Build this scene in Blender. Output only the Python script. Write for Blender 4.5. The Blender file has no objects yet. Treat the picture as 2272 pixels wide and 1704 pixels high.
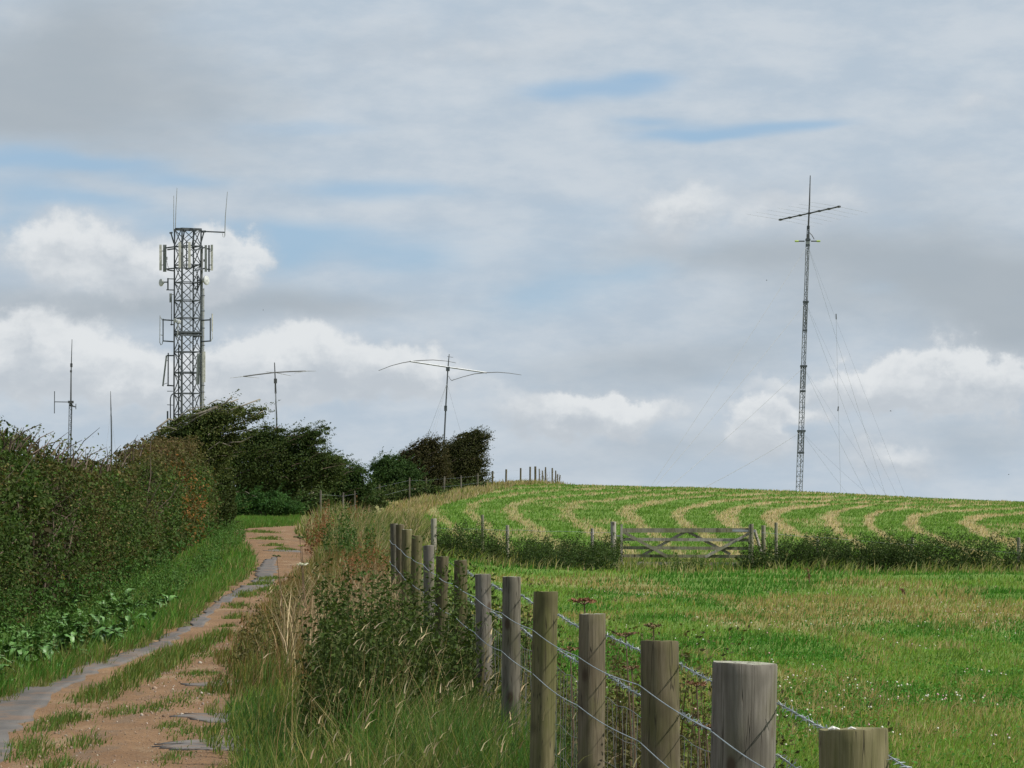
import bpy, math, random
import numpy as np
from mathutils import Vector

random.seed(7)
rng = np.random.default_rng(11)
scene = bpy.context.scene
COL = scene.collection

# ------------------------------------------------------------------ camera
EYE = 1.75                       # eye height; ground under the camera is z = 0
FPX, CX, CY, HOR = 8217.0, 1136.0, 852.0, 1181.0      # photograph pixels (2272 x 1704)
PITCH = math.atan((HOR - CY) / FPX)
cam_d = bpy.data.cameras.new('camera')
cam_d.sensor_width = 36.0
cam_d.lens = FPX / 2272.0 * 36.0
cam_d.clip_start = 0.1
cam_d.clip_end = 20000
cam = bpy.data.objects.new('camera', cam_d)
COL.objects.link(cam)
cam.location = (0, 0, EYE)
cam.rotation_euler = (math.pi / 2 + PITCH, 0, 0)
scene.camera = cam

# ------------------------------------------------------------------ colour management
scene.view_settings.view_transform = 'Standard'
scene.view_settings.look = 'None'
scene.view_settings.gamma = 1.0
scene.view_settings.exposure = 0.2
scene.render.engine = 'CYCLES'
try:
    scene.cycles.use_denoising = True
    scene.cycles.max_bounces = 4
    scene.cycles.diffuse_bounces = 2
    scene.cycles.glossy_bounces = 2
    scene.cycles.transmission_bounces = 3
    scene.cycles.transparent_max_bounces = 8
except Exception:
    pass

# ------------------------------------------------------------------ sun
SUN_EL = math.radians(47)
SUN_AZ = math.radians(105)       # clockwise from +Y (view direction): right and a little behind
sdir = Vector((math.sin(SUN_AZ) * math.cos(SUN_EL), math.cos(SUN_AZ) * math.cos(SUN_EL), math.sin(SUN_EL)))
sun_d = bpy.data.lights.new('sun', 'SUN')
sun_d.energy = 5.0
sun_d.angle = math.radians(0.6)
sun_d.color = (1.0, 0.95, 0.87)
sun = bpy.data.objects.new('sun', sun_d)
COL.objects.link(sun)
sun.location = (30, -20, 60)
sun.rotation_euler = (-sdir).to_track_quat('-Z', 'Y').to_euler()


# ------------------------------------------------------------------ node helper
class NG:
    def __init__(s, tree):
        s.t = tree
        s.n = tree.nodes
        s.l = tree.links

    def new(s, typ, **kw):
        n = s.n.new(typ)
        for k, v in kw.items():
            setattr(n, k, v)
        return n

    def put(s, sock, v):
        if isinstance(v, (int, float)):
            sock.default_value = v
        elif isinstance(v, (tuple, list)):
            sock.default_value = tuple(v) if len(v) == len(sock.default_value) else tuple(v) + (1.0,)
        else:
            s.l.new(v, sock)

    def m(s, op, a, b=0.0, c=None, clamp=False):
        n = s.new('ShaderNodeMath', operation=op, use_clamp=clamp)
        s.put(n.inputs[0], a)
        s.put(n.inputs[1], b)
        if c is not None:
            s.put(n.inputs[2], c)
        return n.outputs[0]

    def vm(s, op, a, b=(0, 0, 0)):
        n = s.new('ShaderNodeVectorMath', operation=op)
        s.put(n.inputs[0], a)
        s.put(n.inputs[1], b)
        return n.outputs[0]

    def xyz(s, x, y, z=0.0):
        n = s.new('ShaderNodeCombineXYZ')
        s.put(n.inputs[0], x)
        s.put(n.inputs[1], y)
        s.put(n.inputs[2], z)
        return n.outputs[0]

    def noise(s, vec, scale, detail=4.0, rough=0.55, dist=0.0, color=False):
        n = s.new('ShaderNodeTexNoise')
        s.put(n.inputs['Vector'], vec)
        n.inputs['Scale'].default_value = scale
        n.inputs['Detail'].default_value = detail
        n.inputs['Roughness'].default_value = rough
        n.inputs['Distortion'].default_value = dist
        return n.outputs['Color' if color else 'Fac']

    def ss(s, v, lo, hi, a=0.0, b=1.0):
        n = s.new('ShaderNodeMapRange', interpolation_type='SMOOTHSTEP')
        s.put(n.inputs[0], v)
        for i, q in enumerate((lo, hi, a, b)):
            n.inputs[i + 1].default_value = q
        return n.outputs[0]

    def mix(s, f, a, b, mode='MIX'):
        n = s.new('ShaderNodeMix', data_type='RGBA', blend_type=mode)
        s.put(n.inputs[0], f)
        s.put(n.inputs[6], a)
        s.put(n.inputs[7], b)
        return n.outputs[2]


# ------------------------------------------------------------------ sky
world = bpy.data.worlds.new('World')
scene.world = world
world.use_nodes = True
world.cycles.sampling_method = 'NONE'      # an even, cloudy dome: the sun is a lamp of its own
wt = world.node_tree
for n in list(wt.nodes):
    wt.nodes.remove(n)
g = NG(wt)
out = g.new('ShaderNodeOutputWorld')
bg = g.new('ShaderNodeBackground')
wt.links.new(bg.outputs[0], out.inputs[0])
STR = 0.089
bg.inputs['Strength'].default_value = STR
sky = g.new('ShaderNodeTexSky')
sky.sky_type = 'NISHITA'
sky.sun_disc = False
sky.sun_elevation = SUN_EL
sky.sun_rotation = SUN_AZ
sky.altitude = 100
sky.air_density = 1.0
sky.dust_density = 0.6
sky.ozone_density = 1.0
tc = g.new('ShaderNodeTexCoord')
sep = g.new('ShaderNodeSeparateXYZ')
wt.links.new(tc.outputs['Generated'], sep.inputs[0])
A = g.m('MULTIPLY', g.m('ARCTAN2', sep.outputs[0], sep.outputs[1]), 8.0)   # bearing, 1 unit = 7.2 degrees
E = g.m('MULTIPLY', g.m('ARCSINE', sep.outputs[2]), 8.0)                   # elevation in the same unit
P2 = g.xyz(A, E, 0.0)
warp = g.noise(g.xyz(A, g.m('MULTIPLY', E, 1.8), 3.1), 1.7, 3.0, 0.55, color=True)
wv = g.vm('MULTIPLY', g.vm('SUBTRACT', warp, (0.5, 0.5, 0.5)), (0.30, 0.10, 0.0))
PW = g.vm('ADD', P2, wv)
warp2 = g.noise(P2, 7.0, 6.0, 0.62, color=True)
PC = g.vm('ADD', P2, g.vm('MULTIPLY', g.vm('SUBTRACT', warp2, (0.5, 0.5, 0.5)), (0.20, 0.17, 0.0)))


def blobs(vec, lst, height=False):
    acc = None
    acc2 = None
    for px, row, rx, ry, w in lst:
        a0, e0 = (px - 1106) / 1000.0, (1150 - row) / 1000.0
        sx, sy = 1000.0 / rx, 1000.0 / ry
        ma = g.new('ShaderNodeVectorMath', operation='MULTIPLY_ADD')
        wt.links.new(vec, ma.inputs[0])
        ma.inputs[1].default_value = (sx, sy, 0)
        ma.inputs[2].default_value = (-a0 * sx, -e0 * sy, 0)
        dn = g.new('ShaderNodeVectorMath', operation='DOT_PRODUCT')
        wt.links.new(ma.outputs[0], dn.inputs[0])
        wt.links.new(ma.outputs[0], dn.inputs[1])
        ga = g.m('POWER', 0.36788, dn.outputs['Value'])
        acc = g.m('MULTIPLY_ADD', ga, w, 0.0 if acc is None else acc)
        if height:
            sp_ = g.new('ShaderNodeSeparateXYZ')
            wt.links.new(ma.outputs[0], sp_.inputs[0])
            acc2 = g.m('MULTIPLY_ADD', g.m('MULTIPLY', ga, w), sp_.outputs[1], 0.0 if acc2 is None else acc2)
    if height:
        return acc, g.m('DIVIDE', acc2, g.m('MAXIMUM', acc, 0.05))
    return acc


blue_l = [(30, 345, 190, 42, .85), (240, 362, 160, 22, .7), (380, 392, 130, 22, .7), (800, 416, 190, 24, .8), (70, 425, 150, 34, .7),
          (240, 448, 160, 26, .75), (500, 494, 280, 34, .7), (20, 510, 70, 50, .65), (610, 548, 120, 60, .95), (930, 560, 160, 45, .7), (760, 520, 200, 40, .5),
          (650, 285, 160, 20, .5), (1285, 192, 140, 26, .9), (1385, 160, 80, 22, .8), (1500, 300, 150, 15, .9), (1690, 282, 180, 16, .9),
          (1395, 268, 80, 14, .5), (1240, 590, 110, 55, .6), (1390, 592, 80, 40, .6), (1180, 660, 170, 50, .45), (1870, 636, 90, 26, .4)]
dark_l = [(220, 150, 440, 180, 1.0), (60, 280, 260, 70, .5), (250, 660, 430, 50, 1.0), (760, 660, 260, 40, .6), (1950, 600, 330, 120, .85),
          (1560, 562, 300, 46, .65), (2180, 690, 180, 120, .7), (2080, 400, 220, 90, .4), (2090, 950, 260, 70, .65), (1250, 790, 300, 50, .35),
          (1480, 960, 240, 40, .35), (300, 890, 300, 40, .3), (1560, 780, 200, 60, .3)]
white_l = [(2030, 800, 130, 80, 1.2), (1920, 832, 140, 50, 1.05), (2145, 850, 100, 62, .95), (1355, 888, 145, 46, 1.1), (1235, 908, 120, 38, 1.0),
           (1635, 925, 75, 66, .95), (1715, 880, 90, 22, .75), (1690, 825, 120, 32, .6), (700, 770, 250, 84, 1.05), (560, 800, 160, 60, .8), (890, 800, 160, 50, .65),
           (50, 740, 180, 92, 1.1), (210, 812, 230, 74, 1.0), (400, 850, 200, 50, .7), (1130, 860, 200, 45, .5),
           (110, 545, 150, 80, 1.0), (335, 585, 160, 72, .75), (490, 558, 88, 80, 1.0), (1720, 445, 260, 80, .62), (1430, 460, 120, 90, .55),
           (2130, 245, 130, 46, .5), (1950, 985, 170, 60, .6), (1000, 110, 360, 90, .5), (60, 60, 130, 60, .4), (1150, 1000, 800, 60, .4), (1700, 90, 420, 80, .3)]
n_blue = g.noise(g.xyz(A, g.m('MULTIPLY', E, 5.0), 1.7), 1.3, 5.0, 0.6)
blue = g.m('ADD', blobs(PW, blue_l), g.m('MULTIPLY', g.m('SUBTRACT', n_blue, 0.5), 1.3))
blue = g.ss(blue, 0.05, 1.05)
n_dark = g.noise(g.xyz(A, g.m('MULTIPLY', E, 2.2), 9.2), 1.5, 6.0, 0.55)
dark = g.m('ADD', blobs(PW, dark_l), g.m('MULTIPLY', g.m('SUBTRACT', n_dark, 0.5), 1.5))
dark = g.ss(dark, 0.0, 1.1)
n_w = g.noise(g.xyz(A, g.m('MULTIPLY', E, 1.5), 5.5), 3.2, 7.0, 0.6)
wsum, wtop = blobs(PC, white_l, True)
wbase = g.m('ADD', wsum, g.m('MULTIPLY', g.m('SUBTRACT', n_w, 0.5), 0.85))
white = g.ss(wbase, 0.18, 0.85)
wcrisp = g.ss(wbase, 0.46, 0.84)
# fine veil mottling
n_v = g.noise(g.xyz(A, g.m('MULTIPLY', E, 2.6), 0.4), 4.5, 6.0, 0.6)
veil = g.mix(g.ss(n_v, 0.3, 0.72), (4.6, 5.45, 6.35), (5.7, 6.3, 6.9))
# clear air between the clouds: the physical sky, whitened by thin high cloud
clear = g.mix(0.65, sky.outputs[0], (2.9, 4.75, 7.1))
c = g.mix(g.m('MULTIPLY', blue, 0.92), veil, clear)
c = g.mix(g.m('MULTIPLY', g.m('MULTIPLY', dark, g.m('SUBTRACT', 1.0, g.m('MULTIPLY', blue, 0.85))), 0.85), c, (3.75, 4.25, 4.7))
n_p = g.noise(g.vm('ADD', PC, (0.03, 0.05, 7.0)), 9.0, 6.0, 0.6)
n_q = g.noise(g.xyz(A, g.m('MULTIPLY', E, 2.0), 2.2), 5.0, 4.0, 0.6)
c = g.mix(g.m('MULTIPLY', white, 0.62), c, g.mix(g.ss(n_q, 0.35, 0.65), (4.9, 5.35, 5.85), (6.1, 6.45, 6.8)))
lit = g.ss(g.m('ADD', wtop, g.m('MULTIPLY', g.m('SUBTRACT', g.m('ADD', n_p, n_q), 1.0), 1.7)), -0.75, 0.55, 0.0, 1.0)
puff = g.m('MULTIPLY', wcrisp, g.m('MULTIPLY_ADD', lit, 0.72, 0.16))
c = g.mix(puff, c, (7.6, 7.85, 8.0))
c = g.mix(g.m('MULTIPLY', g.m('MULTIPLY', wcrisp, g.m('SUBTRACT', 1.0, lit)), 0.35), c, (4.3, 4.75, 5.25))
wt.links.new(c, bg.inputs['Color'])


# ------------------------------------------------------------------ geometry helpers
def W(px, py, d):
    """point at forward distance d seen at photograph pixel (2272 x 1704)"""
    x = (px - CX) / FPX
    y = (CY - py) / FPX
    dy = math.cos(PITCH) - y * math.sin(PITCH)
    dz = math.sin(PITCH) + y * math.cos(PITCH)
    k = d / dy
    return Vector((x * k, d, EYE + dz * k))


S = 2272.0 / 2212.0


def D(x, y, d):
    return W(x * S, y * S, d)


def sm(x, a, b):
    t = np.clip((np.asarray(x, float) - a) / (b - a), 0, 1)
    return t * t * (3 - 2 * t)


def _hash(i, j, s):
    i = i.astype(np.int64)
    j = j.astype(np.int64)
    h = (i * 374761393 + j * 668265263 + s * 2246822519) & 0xffffffff
    h = ((h ^ (h >> 13)) * 1274126177) & 0xffffffff
    return ((h ^ (h >> 16)) & 0xffff) / 65535.0


def vnoise(x, y, s=0):
    x = np.asarray(x, float)
    y = np.asarray(y, float)
    i = np.floor(x)
    j = np.floor(y)
    fx = x - i
    fy = y - j
    fx = fx * fx * (3 - 2 * fx)
    fy = fy * fy * (3 - 2 * fy)
    a = _hash(i, j, s)
    b = _hash(i + 1, j, s)
    c_ = _hash(i, j + 1, s)
    d_ = _hash(i + 1, j + 1, s)
    return (a * (1 - fx) + b * fx) * (1 - fy) + (c_ * (1 - fx) + d_ * fx) * fy


def fbm(x, y, s=0, o=4):
    r = 0
    amp = .5
    for k in range(o):
        r = r + amp * vnoise(np.asarray(x) * 2 ** k, np.asarray(y) * 2 ** k, s + k * 17)
        amp *= .5
    return r / (1 - .5 ** o)


# ---- terrain height table: bearing column (display px) x forward distance, metres above the eye
TC = np.array([-9000, -300, 300, 560, 700, 850, 1100, 1500, 1900, 2212, 9000.])
TD = np.array([-400, 0, 10, 21, 30, 45, 66, 85, 100, 130, 170, 205, 240, 300, 420, 1000, 6000.])
TZ = np.array([
    [-6] * 11,
    [-1.75] * 11,
    [-1.6] * 11,
    [-1.36] * 11,
    [-1.17, -1.17, -1.17, -1.17, -1.17, -1.18, -1.25, -1.25, -1.25, -1.25, -1.25],
    [-.85, -.85, -.85, -.85, -.86, -.92, -1.1, -1.1, -1.1, -1.1, -1.1],
    [-.41, -.41, -.41, -.41, -.42, -.62, -.95, -.98, -.98, -.98, -1.0],
    [0, -.02, -.02, -.02, -.1, -.4, -.78, -.87, -.87, -.87, -1.0],
    [.15, .15, .15, .15, .13, -.1, -.48, -.6, -.65, -.68, -1.2],
    [.6, .6, .6, .6, .65, .55, .3, .06, -.1, -.16, -1.2],
    [1.1, 1.1, 1.1, 1.2, 1.3, 1.42, 1.52, 1.3, 1.0, .75, -1],
    [1.7, 1.7, 1.7, 1.7, 1.8, 2.1, 2.62, 2.47, 2.0, 1.66, -1],
    [2.0, 2.0, 2.0, 2.0, 2.1, 2.5, 2.98, 2.8, 2.22, 1.8, -1],
    [2.0, 2.0, 2.0, 2.0, 2.1, 2.3, 2.6, 2.4, 2.0, 1.6, -2],
    [1] * 11,
    [-3] * 11,
    [-30] * 11])
_dg = np.concatenate([np.linspace(-400, 5, 60), np.geomspace(5.5, 6000, 420)])
_cg = np.concatenate([np.linspace(-9000, -420, 12), np.linspace(-400, 2600, 150), np.linspace(2700, 9000, 12)])
_t1 = np.array([np.interp(_cg, TC, r) for r in TZ])
_tab = np.array([np.interp(_dg, TD, _t1[:, k]) for k in range(len(_cg))]).T
for _ in range(14):
    _tab[1:-1] = (_tab[:-2] + 2 * _tab[1:-1] + _tab[2:]) / 4
    _tab[:, 13:-13] = (_tab[:, 12:-14] + 2 * _tab[:, 13:-13] + _tab[:, 14:-12]) / 4

# lane edges (forward distance -> lateral position)
LD = np.array([-15, 8, 15, 21, 26.7, 32.8, 39, 46.6, 57.8, 66, 75, 85, 92, 97, 103, 112, 125.])
LL = np.array([-4.1, -4.0, -3.95, -3.85, -3.72, -3.5, -3.44, -3.7, -4.0, -4.58, -5.4, -6.4, -6.95, -6.9, -5.9, -4.6, -3.2])
LR = np.array([-.3, -.55, -1.05, -1.55, -2.0, -2.3, -2.5, -2.65, -3.15, -3.4, -4.0, -4.9, -5.35, -5.2, -4.4, -3.3, -2.0])
VD = np.array([8, 12, 16, 21, 26.7, 32.8, 39, 46.6, 58, 66, 75, 85, 92, 104.])       # where the verge plants begin
VX = np.array([-.60, -.92, -1.25, -1.66, -2.1, -2.5, -2.75, -3.0, -3.3, -3.45, -4.05, -4.9, -5.4, -5.3])


def lane_in(x, y, grow=0.0):
    l = np.interp(y, LD, LL)
    r = np.interp(y, LD, LR)
    return sm(x, l - grow, l - grow + .12) * (1 - sm(x, r + grow - .12, r + grow)) * (1 - sm(y, 118, 124))


def base_z(x, y):
    x = np.asarray(x, float)
    y = np.asarray(y, float)
    px = 1106 + 8000 * x / np.maximum(y, 8.0)
    fi = np.clip(np.interp(y, _dg, np.arange(len(_dg))), 0, len(_dg) - 1.001)
    fj = np.clip(np.interp(px, _cg, np.arange(len(_cg))), 0, len(_cg) - 1.001)
    i = fi.astype(int)
    j = fj.astype(int)
    a = fi - i
    b = fj - j
    z = (_tab[i, j] * (1 - a) + _tab[i + 1, j] * a) * (1 - b) + (_tab[i, j + 1] * (1 - a) + _tab[i + 1, j + 1] * a) * b
    return z + EYE


def gz(x, y):
    x = np.asarray(x, float)
    y = np.asarray(y, float)
    z = base_z(x, y)
    z = z + (fbm(x * .35, y * .35, 3) - .5) * .12 * (1 - lane_in(x, y, .3))
    far = sm(y, 120, 200)
    z = z + (fbm(x * .12, y * .12, 8) - .5) * .25 * far
    return z - .07 * lane_in(x, y, -.02)


def fence_x(d):
    return 1.41 - .0681 * np.asarray(d, float)


def px_of(x, y):
    return 1106 + 8000 * np.asarray(x) / np.maximum(np.asarray(y), 1)


def straw(x, y):
    """0 = green sward, 1 = bleached straw (cut swaths on the hill, dry patches in the pasture)"""
    px = px_of(x, y)
    off = np.interp(y, [88, 100, 112, 126, 136, 147, 156, 164, 171, 178, 187, 196, 210, 240], [170, 125, 85, 48, 16, 0, 3, 22, 62, 125, 205, 290, 450, 900])
    nz = (fbm(x * .7, y * .25, 21) - .5)
    off = off * np.interp(px, [900, 1300, 1800], [.75, .85, 1.0])
    ph = (px - off - 1826) / 106.0 + .5 + nz * .34 + (fbm(px * .0045, y * .004, 55) - .5) * 1.1
    tri = np.abs((ph % 1.0) - .5) * 2          # 1 on a swath
    w = np.interp(px, [800, 1150, 1500, 1700, 2300], [.60, .62, .66, .66, .66])
    w = w + (fbm(px * .009, y * .02, 57) - .5) * .34
    st = sm(tri, w, w + .14) * np.interp(px, [800, 1300, 1700], [.6, .75, 1.0])
    st = np.maximum(st, .4 * sm(fbm(x * .45, y * .11, 77), .60, .74))
    st = st * np.interp(fbm(x * 1.9, y * .6, 5), [.25, .6], [.75, 1.0])
    # left margin of the hill field is pale unmown grass
    st = np.maximum(st, .6 * (1 - sm(px + (fbm(x * .6, y * .2, 3) - .5) * 130, 870, 960)) * sm(y, 95, 115))
    near = sm(fbm(x * .55 + 3, y * .13, 31), .52, .68)
    near = near * np.interp(y, [15, 24, 36, 50, 66, 80], [.16, .22, .5, .65, .6, .25])
    near = np.maximum(near, .75 * sm(px, 1750, 2050) * sm(y, 40, 50) * (1 - sm(y, 56, 66)) * sm(fbm(x * .5, y * .15, 91), .35, .5))
    k = sm(y, 86, 92)
    return np.clip(near * (1 - k) + st * k, 0, 1)


# ------------------------------------------------------------------ mesh building
class MB:
    def __init__(s):
        s.v = []
        s.f = []

    def quadbox(s, c8):
        b = len(s.v)
        s.v += [tuple(p) for p in c8]
        for q in ((0, 3, 2, 1), (4, 5, 6, 7), (0, 1, 5, 4), (1, 2, 6, 5), (2, 3, 7, 6), (3, 0, 4, 7)):
            s.f.append(tuple(b + i for i in q))
        return s

    def box(s, c, ax, ay, az):
        c, ax, ay, az = Vector(c), Vector(ax), Vector(ay), Vector(az)
        return s.quadbox([c - ax - ay - az, c + ax - ay - az, c + ax + ay - az, c - ax + ay - az,
                          c - ax - ay + az, c + ax - ay + az, c + ax + ay + az, c - ax + ay + az])

    def beam(s, p, q, w, h=None, up=(0, 0, 1)):
        p, q = Vector(p), Vector(q)
        t = (q - p)
        up = Vector(up)
        if abs(t.normalized().dot(up)) > .95:
            up = Vector((1, 0, 0))
        a = t.cross(up).normalized() * (w / 2)
        b = a.cross(t).normalized() * ((h or w) / 2)
        return s.box((p + q) / 2, t / 2, a, b)

    def tube(s, pts, rad, sides=6, caps=True):
        pts = [Vector(p) for p in pts]
        n = len(pts)
        if not hasattr(rad, '__len__'):
            rad = [rad] * n
        base = len(s.v)
        prev = None
        for i, p in enumerate(pts):
            t = (pts[min(i + 1, n - 1)] - pts[max(i - 1, 0)])
            t = t.normalized() if t.length > 1e-9 else Vector((0, 0, 1))
            if prev is None:
                r = Vector((0, 0, 1)) if abs(t.z) < .9 else Vector((1, 0, 0))
                a = t.cross(r).normalized()
            else:
                a = (prev - t * prev.dot(t))
                a = a.normalized() if a.length > 1e-6 else t.orthogonal().normalized()
            prev = a
            b = t.cross(a)
            for k in range(sides):
                an = 2 * math.pi * k / sides
                s.v.append(tuple(p + (a * math.cos(an) + b * math.sin(an)) * rad[i]))
        for i in range(n - 1):
            for k in range(sides):
                k2 = (k + 1) % sides
                s.f.append((base + i * sides + k, base + i * sides + k2, base + (i + 1) * sides + k2, base + (i + 1) * sides + k))
        if caps:
            s.f.append(tuple(base + k for k in range(sides))[::-1])
            s.f.append(tuple(base + (n - 1) * sides + k for k in range(sides)))
        return s

    def dish(s, c, axis, r, depth, sides=14):
        """parabolic dish with a rear can"""
        c, axis = Vector(c), Vector(axis).normalized()
        u = axis.orthogonal().normalized()
        v = axis.cross(u)
        prof = [(0.0, -depth * 1.9), (r * .35, -depth * 1.85), (r * .38, -depth), (r * .75, -depth * .7), (r, 0), (r, depth * .5), (r * .8, depth * .75), (0.0, depth * .95)]
        b = len(s.v)
        for rr, h in prof:
            for k in range(sides):
                an = 2 * math.pi * k / sides
                s.v.append(tuple(c + axis * h + (u * math.cos(an) + v * math.sin(an)) * max(rr, 1e-4)))
        for i in range(len(prof) - 1):
            for k in range(sides):
                k2 = (k + 1) % sides
                s.f.append((b + i * sides + k, b + i * sides + k2, b + (i + 1) * sides + k2, b + (i + 1) * sides + k))
        return s

    def build(s, name, mat, parent=None, smooth=False):
        return build(name, np.array(s.v, float), s.f, mat, parent, smooth)


def build(name, v, f, mat, parent=None, smooth=False, col=None):
    o_ = np.array(parent['_base'] if parent is not None and '_base' in parent else (0, 0, 0), float)
    v = v - o_
    me = bpy.data.meshes.new(name)
    if isinstance(f, np.ndarray):
        nf, k = f.shape
        me.vertices.add(len(v))
        me.vertices.foreach_set('co', np.ascontiguousarray(v, np.float32).ravel())
        me.loops.add(nf * k)
        me.loops.foreach_set('vertex_index', np.ascontiguousarray(f, np.int32).ravel())
        me.polygons.add(nf)
        me.polygons.foreach_set('loop_start', np.arange(0, nf * k, k, dtype=np.int32))
        me.polygons.foreach_set('loop_total', np.full(nf, k, np.int32))
        me.update(calc_edges=True)
    else:
        me.from_pydata([tuple(p) for p in v], [], f)
        me.update()
    if smooth:
        me.polygons.foreach_set('use_smooth', np.ones(len(me.polygons), bool))
    if col is not None:
        at = me.attributes.new('Col', 'FLOAT_COLOR', 'POINT')
        cc = np.ones((len(v), 4), np.float32)
        cc[:, :col.shape[1]] = col
        at.data.foreach_set('color', cc.ravel())
    if mat is not None:
        me.materials.append(mat)
    o = bpy.data.objects.new(name, me)
    COL.objects.link(o)
    if parent is not None:
        o.parent = parent
        o['_base'] = [float(q) for q in o_]
    return o


def thing(name, loc, label, cat, group=None):
    o = bpy.data.objects.new(name, None)
    COL.objects.link(o)
    o.empty_display_size = .3
    o.location = loc
    o['_base'] = [float(q) for q in loc]
    tag(o, label, cat, group)
    return o


def tag(o, label=None, cat=None, group=None, kind=None):
    if label:
        o['label'] = label
    if cat:
        o['category'] = cat
    if group:
        o['group'] = group
    if kind:
        o['kind'] = kind
    return o


# ------------------------------------------------------------------ materials
def mat(name, col, rough=.6, metal=0.0, bump=None):
    m = bpy.data.materials.new(name)
    m.use_nodes = True
    b = m.node_tree.nodes['Principled BSDF']
    g_ = NG(m.node_tree)
    b.inputs['Roughness'].default_value = rough
    b.inputs['Metallic'].default_value = metal
    tcn = g_.new('ShaderNodeTexCoord')
    nz = g_.noise(tcn.outputs['Object'], 6.0, 3.0)
    dark_ = tuple(q * .72 for q in col)
    g_.put(b.inputs['Base Color'], g_.mix(g_.ss(nz, .3, .7), dark_, tuple(min(1, q * 1.12) for q in col)))
    return m


def leaf_mat(name, trans=.28, rough=.55, spec=.3):
    m = bpy.data.materials.new(name)
    m.use_nodes = True
    nt = m.node_tree
    g_ = NG(nt)
    b = nt.nodes['Principled BSDF']
    at = g_.new('ShaderNodeAttribute', attribute_name='Col')
    g_.put(b.inputs['Base Color'], at.outputs['Color'])
    b.inputs['Roughness'].default_value = rough
    b.inputs['Specular IOR Level'].default_value = spec
    tr = g_.new('ShaderNodeBsdfTranslucent')
    g_.put(tr.inputs['Color'], g_.mix(1.0, at.outputs['Color'], (1.25, 1.35, .7), 'MULTIPLY'))
    mx = g_.new('ShaderNodeMixShader')
    mx.inputs[0].default_value = trans
    nt.links.new(b.outputs[0], mx.inputs[1])
    nt.links.new(tr.outputs[0], mx.inputs[2])
    nt.links.new(mx.outputs[0], nt.nodes['Material Output'].inputs[0])
    return m


M_LEAF = leaf_mat('leaf', .26, .7, .10)
M_GRASS = leaf_mat('grass_blade', .38, .7, .12)
M_STRAW = leaf_mat('dry_stalk', .15, .7, .15)


def wood_mat(name, c1, c2, moss, scale=1.0):
    m = bpy.data.materials.new(name)
    m.use_nodes = True
    nt = m.node_tree
    g_ = NG(nt)
    b = nt.nodes['Principled BSDF']
    tcn = g_.new('ShaderNodeTexCoord')
    oi = g_.new('ShaderNodeObjectInfo')
    off = g_.vm('MULTIPLY', g_.xyz(oi.outputs['Random'], oi.outputs['Random'], oi.outputs['Random']), (37.0, 91.0, 53.0))
    p = g_.vm('ADD', tcn.outputs['Object'], off)
    grain = g_.noise(g_.vm('MULTIPLY', p, (1, 1, .06)), 70 * scale, 5, .65)
    big = g_.noise(g_.vm('MULTIPLY', p, (1, 1, .35)), 9 * scale, 4, .6)
    c_ = g_.mix(g_.ss(grain, .3, .7), c1, c2)
    c_ = g_.mix(g_.m('MULTIPLY', g_.ss(big, .45, .68), .7), c_, moss)
    blot = g_.noise(g_.vm('MULTIPLY', p, (1, 1, .5)), 5 * scale, 3, .6)
    c_ = g_.mix(g_.m('MULTIPLY', g_.ss(blot, .5, .66), .7), c_, tuple(q * .55 for q in c1))
    crack = g_.noise(g_.vm('MULTIPLY', p, (1, 1, .035)), 42 * scale, 2, .5)
    ck = g_.ss(g_.m('ABSOLUTE', g_.m('SUBTRACT', crack, .5)), .0, .016, 1.0, 0.0)
    c_ = g_.mix(g_.m('MULTIPLY', ck, .75), c_, (.03, .025, .018))
    knot = g_.new('ShaderNodeTexVoronoi')
    g_.put(knot.inputs['Vector'], g_.vm('MULTIPLY', p, (1, 1, .55)))
    knot.inputs['Scale'].default_value = 7 * scale
    c_ = g_.mix(g_.ss(knot.outputs['Distance'], .06, .16, .85, 0.0), c_, (.045, .03, .02))
    hue = g_.mix(oi.outputs['Random'], (.74, .74, .58), (1.2, 1.17, 1.18))
    c_ = g_.mix(1.0, c_, hue, 'MULTIPLY')
    g_.put(b.inputs['Base Color'], c_)
    b.inputs['Roughness'].default_value = .85
    b.inputs['Specular IOR Level'].default_value = .2
    bp = g_.new('ShaderNodeBump')
    bp.inputs['Strength'].default_value = .4
    bp.inputs['Distance'].default_value = .004
    g_.put(bp.inputs['Height'], g_.m('SUBTRACT', grain, g_.m('MULTIPLY', ck, 1.5)))
    nt.links.new(bp.outputs[0], b.inputs['Normal'])
    return m


M_POST = wood_mat('weathered_post', (.088, .072, .046), (.155, .133, .094), (.088, .088, .034))
M_POSTG = wood_mat('silvered_post', (.092, .084, .070), (.158, .146, .126), (.090, .086, .052))
M_POSTO = wood_mat('mossy_post', (.085, .078, .036), (.15, .135, .075), (.085, .09, .030))
M_CAP = wood_mat('lichened_end_grain', (.20, .205, .165), (.31, .315, .26), (.16, .165, .085), 3.0)
M_CAPM = wood_mat('mossy_end_grain', (.12, .11, .055), (.19, .175, .09), (.10, .11, .035), 3.0)
M_GATE = wood_mat('grey_gate_wood', (.20, .19, .155), (.33, .315, .27), (.20, .20, .12), .6)
M_BARK = wood_mat('bark', (.10, .085, .065), (.24, .21, .17), (.10, .11, .06), .5)
M_TWIG = mat('pale_twig', (.22, .195, .15), .9)
M_DTWIG = mat('dark_twig', (.10, .07, .05), .9)
M_WIRE = mat('galvanised_wire', (.26, .30, .32), .5, .3)
M_NET = mat('dull_netting_wire', (.15, .155, .15), .7, .2)
M_STEEL = mat('galvanised_steel', (.062, .074, .086), .6, .2)
M_STEELM = mat('mast_steel', (.17, .185, .20), .5, .3)
M_STEELL = mat('pale_steel', (.30, .32, .33), .5, .3)
M_PANEL = mat('antenna_panel', (.46, .46, .42), .6)
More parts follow.
